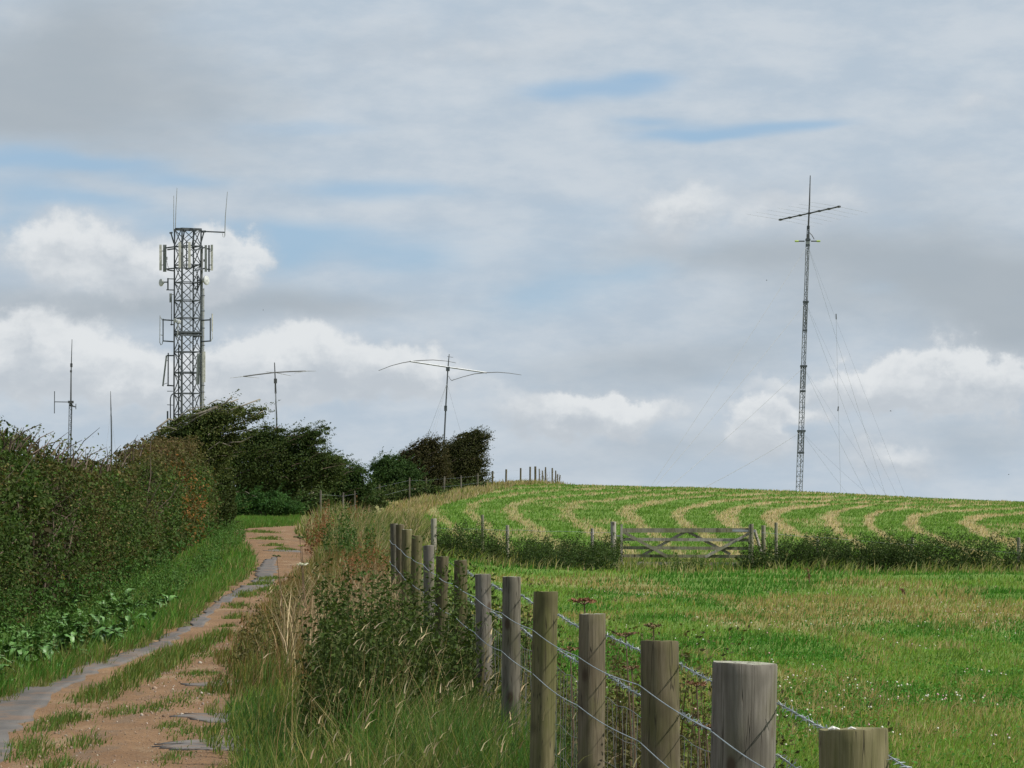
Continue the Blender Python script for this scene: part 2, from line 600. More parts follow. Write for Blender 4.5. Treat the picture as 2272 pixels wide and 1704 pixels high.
M_PANELG = mat('grey_antenna_panel', (.17, .19, .19), .6)
M_DISHM = mat('dish_white', (.44, .46, .46), .6)
M_CABLE = mat('cable_tray', (.40, .41, .40), .6)
M_ALU = mat('aluminium_tube', (.30, .31, .32), .4, .5)
M_DARK = mat('dark_rod', (.05, .055, .06), .6)
M_LIME = mat('lime_tip', (.36, .48, .10), .6)
M_GUY = mat('guy_wire', (.22, .24, .26), .6)
M_STONE = mat('flint_pebble', (.42, .35, .28), .8)
M_BIRD = mat('bird', (.05, .045, .045), .8)


# ------------------------------------------------------------------ ground sheet
def ground_material():
    m = bpy.data.materials.new('ground')
    m.use_nodes = True
    nt = m.node_tree
    g_ = NG(nt)
    b = nt.nodes['Principled BSDF']
    at = g_.new('ShaderNodeAttribute', attribute_name='Col')
    se = g_.new('ShaderNodeSeparateColor')
    nt.links.new(at.outputs['Color'], se.inputs[0])
    tcn = g_.new('ShaderNodeTexCoord')
    p = tcn.outputs['Object']
    n1 = g_.noise(p, 3.0, 6, .7)
    n2 = g_.noise(p, 22.0, 4, .7)
    green = g_.mix(g_.ss(n1, .3, .7), (.09, .16, .026), (.135, .215, .042))
    green = g_.mix(g_.m('MULTIPLY', g_.ss(n2, .45, .7), .5), green, (.035, .06, .015))
    dry = g_.mix(g_.ss(n2, .3, .7), (.22, .17, .08), (.37, .30, .16))
    c_ = g_.mix(se.outputs[0], green, dry)
    c_ = g_.mix(se.outputs[1], c_, g_.mix(n2, (.05, .04, .02), (.09, .075, .04)))
    g_.put(b.inputs['Base Color'], c_)
    b.inputs['Roughness'].default_value = .95
    b.inputs['Specular IOR Level'].default_value = .1
    bp = g_.new('ShaderNodeBump')
    bp.inputs['Strength'].default_value = .8
    bp.inputs['Distance'].default_value = .05
    g_.put(bp.inputs['Height'], n2)
    nt.links.new(bp.outputs[0], b.inputs['Normal'])
    return m


M_GROUND = ground_material()
dd = np.concatenate([np.linspace(-300, -5, 14), np.linspace(0, 10, 11)[:-1], np.geomspace(10, 300, 360), np.geomspace(320, 6000, 24)])
uu = np.concatenate([-np.geomspace(3.0, .22, 16), np.linspace(-.2, .2, 300), np.geomspace(.22, 3.0, 16)])
DDg, UUg = np.meshgrid(dd, uu, indexing='ij')
XX = UUg * np.maximum(np.abs(DDg), 12)
ZZ = gz(XX, DDg)
gv = np.stack([XX, DDg, ZZ], -1).reshape(-1, 3)
nr, nc = DDg.shape
ii = np.arange(nr * nc).reshape(nr, nc)
gf = np.stack([ii[:-1, :-1], ii[:-1, 1:], ii[1:, 1:], ii[1:, :-1]], -1).reshape(-1, 4)
fx = fence_x(DDg)
soil = np.clip(sm(XX, -30, -29) * (1 - sm(XX, fx + .2, fx + .7)) * sm(DDg, 5, 8) * (1 - sm(DDg, 100, 112)), 0, 1) * .75
gcol = np.stack([straw(XX, DDg), soil, np.zeros_like(soil)], -1).reshape(-1, 3)
ground = build('ground', gv, gf, M_GROUND, smooth=True, col=gcol)
tag(ground, 'grassy ground of pasture and mown hill field', kind='structure')


# ------------------------------------------------------------------ lane
def lane_material(name, kind):
    m = bpy.data.materials.new(name)
    m.use_nodes = True
    nt = m.node_tree
    g_ = NG(nt)
    b = nt.nodes['Principled BSDF']
    tcn = g_.new('ShaderNodeTexCoord')
    p = tcn.outputs['Object']
    n1 = g_.noise(p, 1.3, 6, .65)
    n2 = g_.noise(p, 28.0, 4, .7)
    vo = g_.new('ShaderNodeTexVoronoi')
    g_.put(vo.inputs['Vector'], p)
    vo.inputs['Scale'].default_value = 34.0
    if kind == 'dirt':
        c_ = g_.mix(g_.ss(n1, .3, .7), (.15, .084, .040), (.222, .134, .068))
        c_ = g_.mix(g_.m('MULTIPLY', g_.ss(n2, .42, .7), .5), c_, (.115, .068, .04))
        worn = g_.noise(g_.vm('MULTIPLY', p, (1.0, .35, 1.0)), 2.6, 5, .65)
        c_ = g_.mix(g_.m('MULTIPLY', g_.ss(worn, .54, .68), .55), c_, (.275, .205, .125))
        c_ = g_.mix(g_.m('MULTIPLY', g_.ss(worn, .46, .34), .5), c_, (.11, .085, .06))
        st = g_.ss(vo.outputs['Distance'], .16, .3, 1.0, 0.0)
        sel = g_.ss(g_.noise(p, 55.0, 2, .5), .5, .6)
        c_ = g_.mix(g_.m('MULTIPLY', g_.m('MULTIPLY', st, sel), .7), c_, g_.mix(n2, (.34, .27, .19), (.20, .14, .10)))
        h = g_.m('ADD', n2, g_.m('MULTIPLY', st, .6))
        dist = .018
    else:
        base = ((.066, .061, .056), (.118, .108, .098)) if kind == 'asphalt' else ((.10, .092, .085), (.165, .15, .138))
        c_ = g_.mix(g_.ss(n1, .3, .7), *base)
        c_ = g_.mix(g_.m('MULTIPLY', g_.ss(n2, .5, .75), .35), c_, (.10, .09, .085))
        stain = g_.noise(p, 3.7, 5, .65)
        c_ = g_.mix(g_.m('MULTIPLY', g_.ss(stain, .48, .62), .6), c_, (.165, .105, .066))
        h = n2
        dist = .006
    g_.put(b.inputs['Base Color'], c_)
    b.inputs['Roughness'].default_value = .9 if kind != 'asphalt' else .7
    b.inputs['Specular IOR Level'].default_value = .25
    bp = g_.new('ShaderNodeBump')
    bp.inputs['Strength'].default_value = .9
    bp.inputs['Distance'].default_value = dist
    g_.put(bp.inputs['Height'], h)
    nt.links.new(bp.outputs[0], b.inputs['Normal'])
    return m


M_DIRT = lane_material('red_gravel', 'dirt')
M_ASPH = lane_material('worn_asphalt', 'asphalt')
M_CONC = lane_material('old_concrete', 'concrete')


def lane_z(x, y):
    return base_z(x, y) + (fbm(np.asarray(x) * 1.6, np.asarray(y) * 1.1, 40) - .5) * .07 + .0


def sheet(name, ds, l, r, zoff, ncol, mt, parent=None, ragged=0.0, thick=0.0):
    t = np.linspace(0, 1, ncol)
    l = np.asarray(l, float)
    r = np.asarray(r, float)
    if ragged:
        l = l + (vnoise(ds * 2.3, ds * 0, 5) - .5) * ragged
        r = r + (vnoise(ds * 2.1, ds * 0 + 9, 6) - .5) * ragged
    X = l[:, None] * (1 - t) + r[:, None] * t
    Y = np.repeat(ds[:, None], ncol, 1)
    Z = lane_z(X, Y) + zoff
    v = np.stack([X, Y, Z], -1).reshape(-1, 3)
    i_ = np.arange(len(ds) * ncol).reshape(len(ds), ncol)
    f = np.stack([i_[:-1, :-1], i_[:-1, 1:], i_[1:, 1:], i_[1:, :-1]], -1).reshape(-1, 4)
    if thick:
        e = np.concatenate([i_[0, :], i_[1:, -1], i_[-1, ::-1][1:], i_[::-1, 0][1:-1]])
        nb = len(v)
        low = v[e].copy()
        low[:, 2] -= thick
        v = np.concatenate([v, low])
        k = np.arange(len(e))
        k2 = (k + 1) % len(e)
        f = np.concatenate([f, np.stack([e[k], nb + k, nb + k2, e[k2]], -1)])
    return build(name, v, f, mt, parent, smooth=(thick == 0))


ds = np.concatenate([np.arange(-14, 14, 1.0), np.arange(14, 60, .12), np.arange(60, 122, .5)])
lane = sheet('lane', ds, np.interp(ds, LD, LL) - .1, np.interp(ds, LD, LR) + .1, .0, 22, M_DIRT, ragged=.12)
tag(lane, 'reddish gravel lane climbing between hedge and fence', kind='structure')
# worn asphalt strip down the left side of the lane
AD = np.array([10, 18, 21, 24, 27.7, 30.7, 34, 39, 45, 47, 51.6, 57.8, 62, 65.])
AL = np.array([-3.98, -3.95, -3.85, -3.80, -3.76, -3.70, -3.44, -3.40, -3.58, -3.62, -3.62, -3.97, -4.15, -4.2])
AW = np.array([1.0, 1.0, .90, .58, .34, .26, .18, .13, .11, .18, .30, .30, .20, .05])
ad = np.arange(10, 64.8, .15)
asp = sheet('asphalt_strip', ad, np.interp(ad, AD, AL), np.interp(ad, AD, AL) + np.interp(ad, AD, AW), .010, 6, M_ASPH, lane, ragged=.10, thick=.03)
# old concrete slabs showing through the gravel on the right side
for (d0, d1, x0, x1) in ((22.35, 23.5, -2.10, -1.55), (24.9, 25.9, -2.25, -1.80), (28.9, 29.5, -2.55, -2.15), (69.0, 69.6, -4.6, -3.9)):
    sd = np.arange(d0, d1 + .01, .05)
    tt = (sd - d0) / (d1 - d0)
    rag = (fbm(sd * 9, sd * 0 + x0, 12) - .5) * .5
    sheet('concrete_slab', sd, x0 + .22 * (2 * tt - 1) ** 2 + rag, x1 - .05 * tt, .007, 9, M_CONC, lane, ragged=.07, thick=.03)


# ------------------------------------------------------------------ foliage builders (vectorised)
def blades(p, h, w, lean, col, seg=2, yaw=None, tipcol=None):
    """curved grass blades; p (n,3) base, h heights, w widths, lean (n,2) tip offset"""
    n = len(p)
    yaw = rng.uniform(0, 2 * math.pi, n) if yaw is None else yaw
    sx = np.cos(yaw) * w * .5
    sy = np.sin(yaw) * w * .5
    lv = []
    ts = [0, .55, 1.0] if seg == 2 else [0, 1.0]
    for t in ts:
        c0 = p + np.stack([lean[:, 0] * t ** 1.8, lean[:, 1] * t ** 1.8, h * (t - .18 * t * t * np.minimum(1, np.hypot(lean[:, 0], lean[:, 1]) / np.maximum(h, 1e-3)))], -1)
        if t < 1.0:
            k = 1.0 if t == 0 else .8
            s_ = np.stack([sx * k, sy * k, np.zeros(n)], -1)
            lv += [c0 - s_, c0 + s_]
        else:
            lv.append(c0)
    m = len(lv)
    v = np.stack(lv, 1).reshape(-1, 3)
    b = (np.arange(n) * m)[:, None]
    tr = [[0, 1, 3], [0, 3, 2], [2, 3, 4]] if seg == 2 else [[0, 1, 2]]
    f = (b[:, :, None] + np.array(tr)[None]).reshape(-1, 3)
    c = np.repeat(col[:, None, :], m, 1)
    if tipcol is not None:
        c[:, -1, :] = tipcol
        if seg == 2:
            c[:, 2:4, :] = (col * .5 + tipcol * .5)[:, None, :]
    return v, f, c.reshape(-1, 3)


def leaves(p, size, col, up=.3, aspect=.55, axis=None):
    """pointed leaf faces, slightly folded"""
    n = len(p)
    nrm = rng.normal(size=(n, 3))
    nrm[:, 2] += up
    nrm /= np.linalg.norm(nrm, axis=1)[:, None]
    t = rng.normal(size=(n, 3)) if axis is None else axis + rng.normal(size=(n, 3)) * .6
    t -= nrm * (t * nrm).sum(1)[:, None]
    t /= np.linalg.norm(t, axis=1)[:, None] + 1e-9
    s_ = np.cross(nrm, t)
    L = size[:, None]
    a = p - t * L * .5
    b = p + s_ * L * aspect * .5 + nrm * L * .08
    c_ = p + t * L * .5
    d_ = p - s_ * L * aspect * .5 + nrm * L * .08
    v = np.stack([a, b, c_, d_], 1).reshape(-1, 3)
    i0 = (np.arange(n) * 4)[:, None, None]
    f = (i0 + np.array([[0, 1, 2], [0, 2, 3]])[None]).reshape(-1, 3)
    return v, f, np.repeat(col, 4, 0)


def cat_mesh(parts):
    vs, fs, cs = [], [], []
    b = 0
    for v, f, c_ in parts:
        vs.append(v)
        fs.append(f + b)
        cs.append(c_)
        b += len(v)
    return np.concatenate(vs), np.concatenate(fs), np.concatenate(cs)


def jit(n, base, var=.25, hue=.1):
    base = np.asarray(base, float)
    if base.ndim == 1:
        base = np.repeat(base[None], n, 0)
    k = rng.uniform(1 - var, 1 + var, n)[:, None]
    return np.clip(base * k * rng.uniform(1 - hue, 1 + hue, (n, 3)), .002, .95)


def mixc(a, b, t):
    return np.asarray(a, float)[None] * (1 - t[:, None]) + np.asarray(b, float)[None] * t[:, None]


def band(n, d0, d1, p0, p1, power=2.0):
    """ground samples: bearing uniform, distance falling off so that they spread evenly over the picture"""
    u = rng.uniform(0, 1, n)
    if power == 2:
        d = 1 / (1 / d0 + u * (1 / d1 - 1 / d0))
    else:
        d = d0 + u * (d1 - d0)
    px = rng.uniform(p0, p1, n)
    return (px - 1106) / 8000 * d, d


GREEN = (.14, .255, .038)
GREEN2 = (.06, .14, .022)
OLIVE = (.155, .19, .045)
STRAW = (.36, .29, .14)
RUST = (.17, .07, .03)


def wind(n, k=.3):
    return np.stack([rng.normal(.35, .5, n) * k, rng.normal(-.05, .5, n) * k], -1)


# ---------------- pasture grass (near field)
n = 240000
x, y = band(n, 13, 88, 880, 2330)
keep = x > fence_x(y) + .25
x, y = x[keep], y[keep]
n = len(x)
st = straw(x, y)
pick = rng.uniform(size=n) < st * .8 + .04
colr = np.where(pick[:, None], mixc((.34, .285, .13), (.27, .20, .09), rng.uniform(size=n)), mixc(GREEN, (.19, .23, .06), rng.uniform(size=n) ** 1.5 * .9))
clv = sm(fbm(x * .5, y * .14, 61), .52, .6)
colr = np.where((~pick & (rng.uniform(size=n) < clv))[:, None], np.array((.06, .165, .022)), colr)
h = rng.uniform(.028, .072, n) * np.where(pick, 1.35, 1.0) * (1 + .4 * (fbm(x * .4, y * .2, 14) - .5)) * np.interp(y, [13, 50, 88], [1, 1.3, 2.0])
wd = np.interp(y, [13, 88], [.0048, .022]) * rng.uniform(.7, 1.3, n)
p = np.stack([x, y, gz(x, y) - .01], -1)
v, f, c_ = blades(p, h, wd, wind(n, .6) * h[:, None], jit(n, colr, .28, .08))
o = build('pasture_grass', v, f, M_GRASS, col=c_)
tag(o, 'short green and straw coloured grass covering the pasture', kind='stuff')

# coarser tussocks
nt_ = 130
tx, ty = band(nt_, 14, 80, 950, 2300)
kk = tx > fence_x(ty) + .6
tx, ty = tx[kk], ty[kk]
q = np.repeat(np.arange(len(tx)), 70)
x = tx[q] + rng.normal(size=len(q)) * .09 * np.interp(ty[q], [14, 80], [1, 2.2])
y = ty[q] + rng.normal(size=len(q)) * .16 * np.interp(ty[q], [14, 80], [1, 2.5])
n = len(x)
h = rng.uniform(.06, .16, n)
dry = (rng.uniform(size=len(tx)) < .35)[q]
colr = np.where(dry[:, None], np.array((.33, .27, .13)), mixc((.085, .17, .03), (.14, .20, .05), rng.uniform(size=n)))
v, f, c_ = blades(np.stack([x, y, gz(x, y) - .01], -1), h, np.interp(y, [14, 80], [.005, .018]), wind(n, .9) * h[:, None], jit(n, colr, .25))
o = build('grass_tussocks', v, f, M_GRASS, col=c_)
tag(o, 'scattered coarser grass tussocks in the pasture', kind='stuff')

# clover leaves in patches
n = 52000
x, y = band(n, 13, 60, 1000, 2330)
keep = (x > fence_x(y) + .35) & (rng.uniform(size=n) < .15 + sm(fbm(x * .5, y * .14, 61), .48, .58))
x, y = x[keep], y[keep]
n = len(x)
p = np.stack([x, y, gz(x, y) + rng.uniform(.025, .07, n)], -1)
v, f, c_ = leaves(p, rng.uniform(.014, .028, n), jit(n, (.06, .17, .025), .3), up=2.2, aspect=.95)
o = build('clover_leaves', v, f, M_LEAF, col=c_)
tag(o, 'dark green clover leaves in patches across the pasture', kind='stuff')

# clover flowers
n = 460
x, y = band(n * 6, 14, 62, 1020, 2300)
keep = (x > fence_x(y) + .6) & (fbm(x * 1.6, y * .45, 66) > .56)
x, y = x[keep][:n], y[keep][:n]
n = len(x)
zc = gz(x, y) + rng.uniform(.08, .13, n)
ico = [(0, 0, 1)] + [(math.cos(a) * .9, math.sin(a) * .9, .35) for a in np.linspace(0, 2 * math.pi, 7)[:-1]] + \
      [(math.cos(a + .5) * .75, math.sin(a + .5) * .75, -.5) for a in np.linspace(0, 2 * math.pi, 7)[:-1]] + [(0, 0, -.9)]
ico = np.array(ico)
fi = [(0, 1 + k, 1 + (k + 1) % 6) for k in range(6)]
for k in range(6):
    k2 = (k + 1) % 6
    fi += [(1 + k, 7 + k, 1 + k2), (1 + k2, 7 + k, 7 + k2), (13, 7 + k2, 7 + k)]
fi = np.array(fi)
r = rng.uniform(.0055, .0095, n)
v = (ico[None] * r[:, None, None] + np.stack([x, y, zc], -1)[:, None]).reshape(-1, 3)
f = (np.arange(n)[:, None, None] * 14 + fi[None]).reshape(-1, 3)
pink = (rng.uniform(size=n) < .22)[:, None]
hc = np.where(pink, np.array((.62, .38, .40)), np.array((.66, .63, .54)))
o = build('clover_flowers', v, f, M_STRAW, col=np.repeat(jit(n, hc, .12, .04), 14, 0), smooth=True)
tag(o, 'small white and pink clover flowers dotted over the pasture', kind='stuff')

# ---------------- hill field grass beyond the hedge line
n = 120000
u = rng.uniform(size=n)
y = 90 + 150 * u ** 1.25
px = rng.uniform(830, 2320, n)
x = (px - 1106) / 8000 * y
st = straw(x, y)
pick = rng.uniform(size=n) < st * .97
colr = np.where(pick[:, None], mixc((.50, .42, .25), (.38, .30, .17), rng.uniform(size=n)), mixc((.10, .205, .032), (.14, .225, .045), rng.uniform(size=n)))
h = rng.uniform(.06, .15, n) * np.where(pick, 1.1, 1.0)
p = np.stack([x, y, gz(x, y) - .015], -1)
v, f, c_ = blades(p, h, np.interp(y, [90, 240], [.035, .08]) * rng.uniform(.6, 1.3, n), wind(n, .5) * h[:, None], jit(n, colr, .22, .06), seg=1)
o = build('hill_grass', v, f, M_GRASS, col=c_)
tag(o, 'mown hill field grass with curving straw coloured swaths', kind='stuff')


# ---------------- tall rough grass of verges
def rough_grass(name, label, n, d0, d1, xl, xr, hmin, hmax, cols, wgt, dens=None, width=(.006, .02), power=2, leank=.55, edge=False):
    u_ = rng.uniform(size=n)
    y_ = 1 / (1 / d0 + u_ * (1 / d1 - 1 / d0)) if power == 2 else d0 + u_ * (d1 - d0)
    a, b = xl(y_), xr(y_)
    x_ = a + rng.uniform(size=n) * (b - a)
    if dens is not None:
        k_ = rng.uniform(size=n) < dens(x_, y_)
        x_, y_ = x_[k_], y_[k_]
    m = len(x_)
    ci = rng.choice(len(cols), m, p=np.array(wgt) / sum(wgt))
    # clumps share a colour
    cl = (fbm(x_ * 2.2, y_ * .9, 17) * 1.6 - .3) * len(cols)
    ci = np.where(rng.uniform(size=m) < .45, np.clip(cl.astype(int), 0, len(cols) - 1), ci)
    cc = jit(m, np.array(cols)[ci], .25, .08)
    hh = rng.uniform(hmin, hmax, m) * np.interp(fbm(x_ * 1.4, y_ * .6, 51), [.25, .75], [.6, 1.25])
    if edge:
        hh = hh * np.interp(x_ - veg_l(y_), [0, .15, .5], [.28, .6, 1.0])
    ww = np.interp(y_, [12, 90], width) * rng.uniform(.6, 1.3, m)
    zz = np.maximum(gz(x_, y_), lane_z(x_, y_) * lane_in(x_, y_))
    v_, f_, c2 = blades(np.stack([x_, y_, zz - .02], -1), hh, ww, wind(m, leank) * hh[:, None], cc)
    o_ = build(name, v_, f_, M_GRASS, col=c2)
    return tag(o_, label, kind='stuff')


veg_l = lambda d: np.interp(d, VD, VX)
lane_r = lambda d: np.interp(d, LD, LR)
lane_l = lambda d: np.interp(d, LD, LL)
rough_grass('verge_grass', 'tall green and yellowing grass between the lane and the post fence', 42000, 12.5, 27, lambda d: veg_l(d) - .06 + .06 * np.sin(d * 2.1), lambda d: fence_x(d) + .25, .16, .46,
            [(.085, .165, .03), (.06, .13, .035), (.13, .165, .04), OLIVE, (.32, .265, .12)], [3, 3, 3, 3, 2.0], edge=True)
rough_grass('verge_grass', 'rough pale and green grass on the verge beyond the nettles', 20000, 27, 62, lambda d: veg_l(d) - .06 + .08 * np.sin(d * 1.7), lambda d: fence_x(d) + .35, .2, .52,
            [(.06, .105, .022), (.13, .14, .042), (.17, .125, .055), (.20, .11, .055), (.33, .25, .14)], [2, 2.5, 2.2, 1.6, 1.6], edge=True)
rough_grass('verge_grass', 'bleached tall grass on the verge where the lane bends', 17000, 62, 104, lambda d: veg_l(d) - .02, lambda d: np.interp(d, [62, 85, 104], [-2.2, -2.2, -2.2]), .35, .82,
            [OLIVE, (.36, .29, .18), (.09, .13, .035), (.28, .21, .12), (.13, .14, .05)], [2, 2, 2.2, 1.6, 2], width=(.008, .03), edge=True)
rough_grass('post_foot_grass', 'long lush grass at the feet of the near fence posts', 9000, 16.2, 21, lambda d: fence_x(d) - .95, lambda d: fence_x(d) + .12, .42, .68,
            [(.075, .16, .03), (.06, .125, .032), (.12, .165, .04), (.16, .17, .055), (.32, .26, .13)], [3, 3, 3, 2, 1.4], leank=.7)
rough_grass('fence_side_grass', 'rough grass and weeds along the field side of the post fence', 8000, 12.5, 40, lambda d: fence_x(d) + .1, lambda d: fence_x(d) + .65, .12, .4,
            [GREEN, OLIVE, (.14, .10, .045), (.30, .24, .11)], [3, 3, 2, 1.4])
rough_grass('lane_edge_grass', 'bright green grass bank between hedge and lane', 34000, 24, 100, lambda d: lane_l(d) - 1.75, lambda d: lane_l(d) - .02 + .06 * np.sin(d * 3), .08, .24,
            [(.06, .155, .026), (.08, .185, .03), (.115, .20, .04), (.18, .19, .065), (.24, .21, .09)], [3, 3.5, 3, 1.6, .8])
rough_grass('dry_lane_edge', 'yellowing trampled grass along the left edge of the asphalt', 9000, 20, 62, lambda d: lane_l(d) - .45, lambda d: lane_l(d) + .04 + .05 * np.sin(d * 4), .04, .14,
            [(.15, .17, .05), (.26, .22, .10), (.10, .15, .03)], [2, 2, 2])
rough_grass('bend_grass', 'short green grass beyond the lane bend below the trees', 12000, 92, 126, lambda d: (465 - 1106) / 8000 * d, lambda d: np.maximum(np.minimum(lane_l(d) + .15, (650 - 1106) / 8000 * d), -9.0), .08, .20,
            [(.065, .145, .024), (.085, .165, .03), (.13, .16, .045)], [1, 1, .5])
# grass strip and tufts growing on the lane
TU = [(27.3, -3.08, .17, .75), (28.4, -3.03, .16, .7), (29.6, -3.0, .18, .9), (31, -3.0, .2, 1.0), (32.5, -2.98, .2, 1.0), (34, -2.95, .18, .9), (35.5, -2.9, .16, .8), (36.8, -2.86, .12, .6),
      (25.1, -3.02, .16, .6), (24.2, -3.04, .12, .5), (22.9, -2.98, .16, .55), (22.4, -2.88, .13, .5), (23.1, -2.66, .12, .45), (21.4, -2.62, .14, .5), (21.0, -2.42, .09, .35),
      (26.0, -2.75, .14, .4), (26.4, -2.55, .12, .35), (38.6, -2.95, .10, .4), (41, -3.05, .14, .45), (44, -3.25, .15, .4), (47.5, -3.4, .16, .5), (49, -3.2, .2, .45), (51, -3.45, .2, .5),
      (53.5, -3.5, .2, .4), (24.5, -2.25, .13, .3), (27.2, -2.45, .18, .3), (30.2, -2.55, .18, .32), (33.2, -2.62, .2, .32), (70, -4.3, .22, .4), (74, -4.75, .22, .4), (80, -5.3, .3, .4),
      (88, -6.0, .4, .4), (23.8, -2.05, .16, .3), (21.9, -2.0, .13, .28), (28.3, -2.32, .2, .3)]
pp, hh = [], []
for (d_, x_, r_, k_) in TU:
    m = int(260 * r_ / .15)
    q = rng.normal(size=(m, 2)) * np.array([r_ * .6, r_ * 2.0])
    pp.append(np.stack([x_ + q[:, 0], d_ + q[:, 1]], -1))
    hh.append(rng.uniform(.06, .21, m) * k_ * np.exp(-(q[:, 0] / (r_ * 1.4)) ** 2))
pp = np.concatenate(pp)
hh = np.concatenate(hh)
m = len(pp)
z = lane_z(pp[:, 0], pp[:, 1])
v, f, c_ = blades(np.stack([pp[:, 0], pp[:, 1], z - .01], -1), hh, np.interp(pp[:, 1], [20, 90], [.007, .02]), wind(m, .6) * hh[:, None],
                  jit(m, mixc((.07, .15, .03), (.19, .18, .06), rng.uniform(size=m) ** 1.5), .25))
o = build('lane_tufts', v, f, M_GRASS, col=c_)
tag(o, 'low grass tufts and ridge growing along the middle of the lane', kind='stuff')

# pebbles on the lane
n = 2600
y = 1 / (1 / 19 + rng.uniform(size=n) * (1 / 60 - 1 / 19))
x = np.interp(y, LD, LL) + .5 + rng.uniform(size=n) * (np.interp(y, LD, LR) - np.interp(y, LD, LL) - .5)
r = rng.uniform(.003, .009, n) * np.interp(y, [19, 60], [1, 1.5]) * np.where(rng.uniform(size=n) > .96, 2.2, 1.0)
z = lane_z(x, y)
v = (ico[None] * (r[:, None] * rng.uniform(.6, 1.2, (n, 3)))[:, None, :] + np.stack([x, y, z + r * .1], -1)[:, None]).reshape(-1, 3)
f = (np.arange(n)[:, None, None] * 14 + fi[None]).reshape(-1, 3)
pc = mixc((.22, .15, .10), (.42, .37, .32), rng.uniform(size=n) ** 3.0)
o = build('pebbles', v, f, M_STRAW, col=np.repeat(jit(n, pc, .3, .05), 14, 0))
tag(o, 'small flint pebbles scattered on the gravel lane', kind='stuff')


# ------------------------------------------------------------------ hedge along the left of the lane
HD = np.array([20, 28, 34, 41, 46, 50, 58, 62, 66, 78, 92, 100.])
HX = np.array([-4.85, -4.75, -4.72, -4.68, -4.82, -4.95, -5.2, -5.4, -5.62, -6.35, -7.3, -8.2])
HH = np.array([2.30, 2.26, 2.12, 1.76, 1.56, 1.54, 1.72, 1.85, 1.95, 2.0, 1.9, 1.6])


def hedge_leaves(n, d0, d1, bulge=0.0):
    """points through the outer shell of a hedge: t runs up the front face and over the top"""
    u_ = rng.uniform(size=n)
    y_ = 1 / (1 / d0 + u_ * (1 / d1 - 1 / d0))
    fx_ = np.interp(y_, HD, HX)
    H_ = np.interp(y_, HD, HH) * (1 + (fbm(y_ * .55, y_ * 0 + 2, 71) - .5) * .26)
    t = rng.uniform(0, 1.32, n)
    front = t < 1
    zz = np.where(front, t, 1.0) * H_
    inn = np.where(front, .30 * sm(t, .62, 1.0) ** 1.5, .30 + (t - 1) * 1.9)
    lump = (fbm(y_ * .7, zz * 1.3, 72) - .5) * 1.0 + (fbm(y_ * 2.6, zz * 3.7, 73) - .5) * .45
    under = .35 * (1 - sm(zz, .0, .5))
    depth = rng.exponential(.10, n)
    x_ = fx_ - inn + lump - under - depth
    zz = zz + np.where(front, 0, (fbm(y_ * 1.4, x_ * 1.4, 74) - .5) * .5 - depth * .6)
    zz = np.maximum(zz, .03)
    return x_, y_, zz


n = 165000
x, y, hz = hedge_leaves(n, 25, 98)
gap = fbm(y * 1.6, hz * 2.3, 75) + .25 * fbm(y * 6, hz * 7, 76)
keep = gap > .46
x, y, hz = x[keep], y[keep], hz[keep]
n = len(x)
z = base_z(x, y) + hz
nb = sm(fbm(y * .7, hz * 1.1, 77), .42, .66)
cols = mixc((.042, .070, .017), (.080, .052, .023), nb * .62)
gg = rng.uniform(size=n)
cols = np.where((gg < .20)[:, None], np.array((.060, .105, .022)), cols)
cols = np.where((gg > .95)[:, None], np.array((.14, .12, .045)), cols)
low = (1 - sm(hz, .2, .8)) * (rng.uniform(size=n) < .5)
cols = np.where(low[:, None] > .5, np.array((.05, .11, .025)), cols)
tb = sm(hz, 1.35, 2.0) * sm(y, 46, 55)
cols = cols * (1 - .5 * tb[:, None]) + np.array((.12, .065, .04)) * .5 * tb[:, None]
orange = np.exp(-((y - 61.5) / 2.2) ** 2 - ((hz - .95 - (61.5 - y) * .08) / .55) ** 2)
cols = np.where((rng.uniform(size=n) < orange * .6)[:, None], np.array((.20, .095, .03)), cols)
sz = np.interp(y, [25, 98], [.030, .055]) * rng.uniform(.65, 1.35, n) * np.interp(fbm(y * 1.1, hz * 1.7, 79), [.3, .7], [.75, 1.5])
hv = leaves(np.stack([x, y, z], -1), sz, jit(n, cols, .35, .1), up=.4, aspect=.6)
hb = thing('hedge', (-5.6, 45, float(base_z(-5.6, 45))), 'long dense mixed hedge, olive and rusty, running along the left of the lane', 'hedge')
build('foliage', *hv[:2], M_LEAF, hb, col=hv[2])
# inner dark mass of twigs so that gaps read as shade, not sky
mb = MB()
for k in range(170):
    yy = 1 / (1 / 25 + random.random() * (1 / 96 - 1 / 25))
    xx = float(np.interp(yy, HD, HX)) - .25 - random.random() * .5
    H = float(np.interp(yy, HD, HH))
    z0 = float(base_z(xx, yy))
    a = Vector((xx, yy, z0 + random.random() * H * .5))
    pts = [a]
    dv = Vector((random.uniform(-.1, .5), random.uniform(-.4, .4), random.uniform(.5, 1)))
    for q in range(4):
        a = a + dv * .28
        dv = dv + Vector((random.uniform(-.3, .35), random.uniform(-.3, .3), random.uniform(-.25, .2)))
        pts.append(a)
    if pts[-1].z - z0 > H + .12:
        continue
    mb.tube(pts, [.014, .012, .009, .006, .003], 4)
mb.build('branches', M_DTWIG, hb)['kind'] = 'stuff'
# inner leafy core, coloured dark to paint shade into the hedge's hollows
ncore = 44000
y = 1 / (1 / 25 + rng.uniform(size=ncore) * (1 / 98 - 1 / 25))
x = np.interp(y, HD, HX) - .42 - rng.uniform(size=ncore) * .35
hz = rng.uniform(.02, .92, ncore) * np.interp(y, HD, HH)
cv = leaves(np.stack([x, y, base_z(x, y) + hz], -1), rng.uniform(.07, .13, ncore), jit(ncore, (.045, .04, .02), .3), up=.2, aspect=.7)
build('inner_foliage', *cv[:2], M_LEAF, hb, col=cv[2])


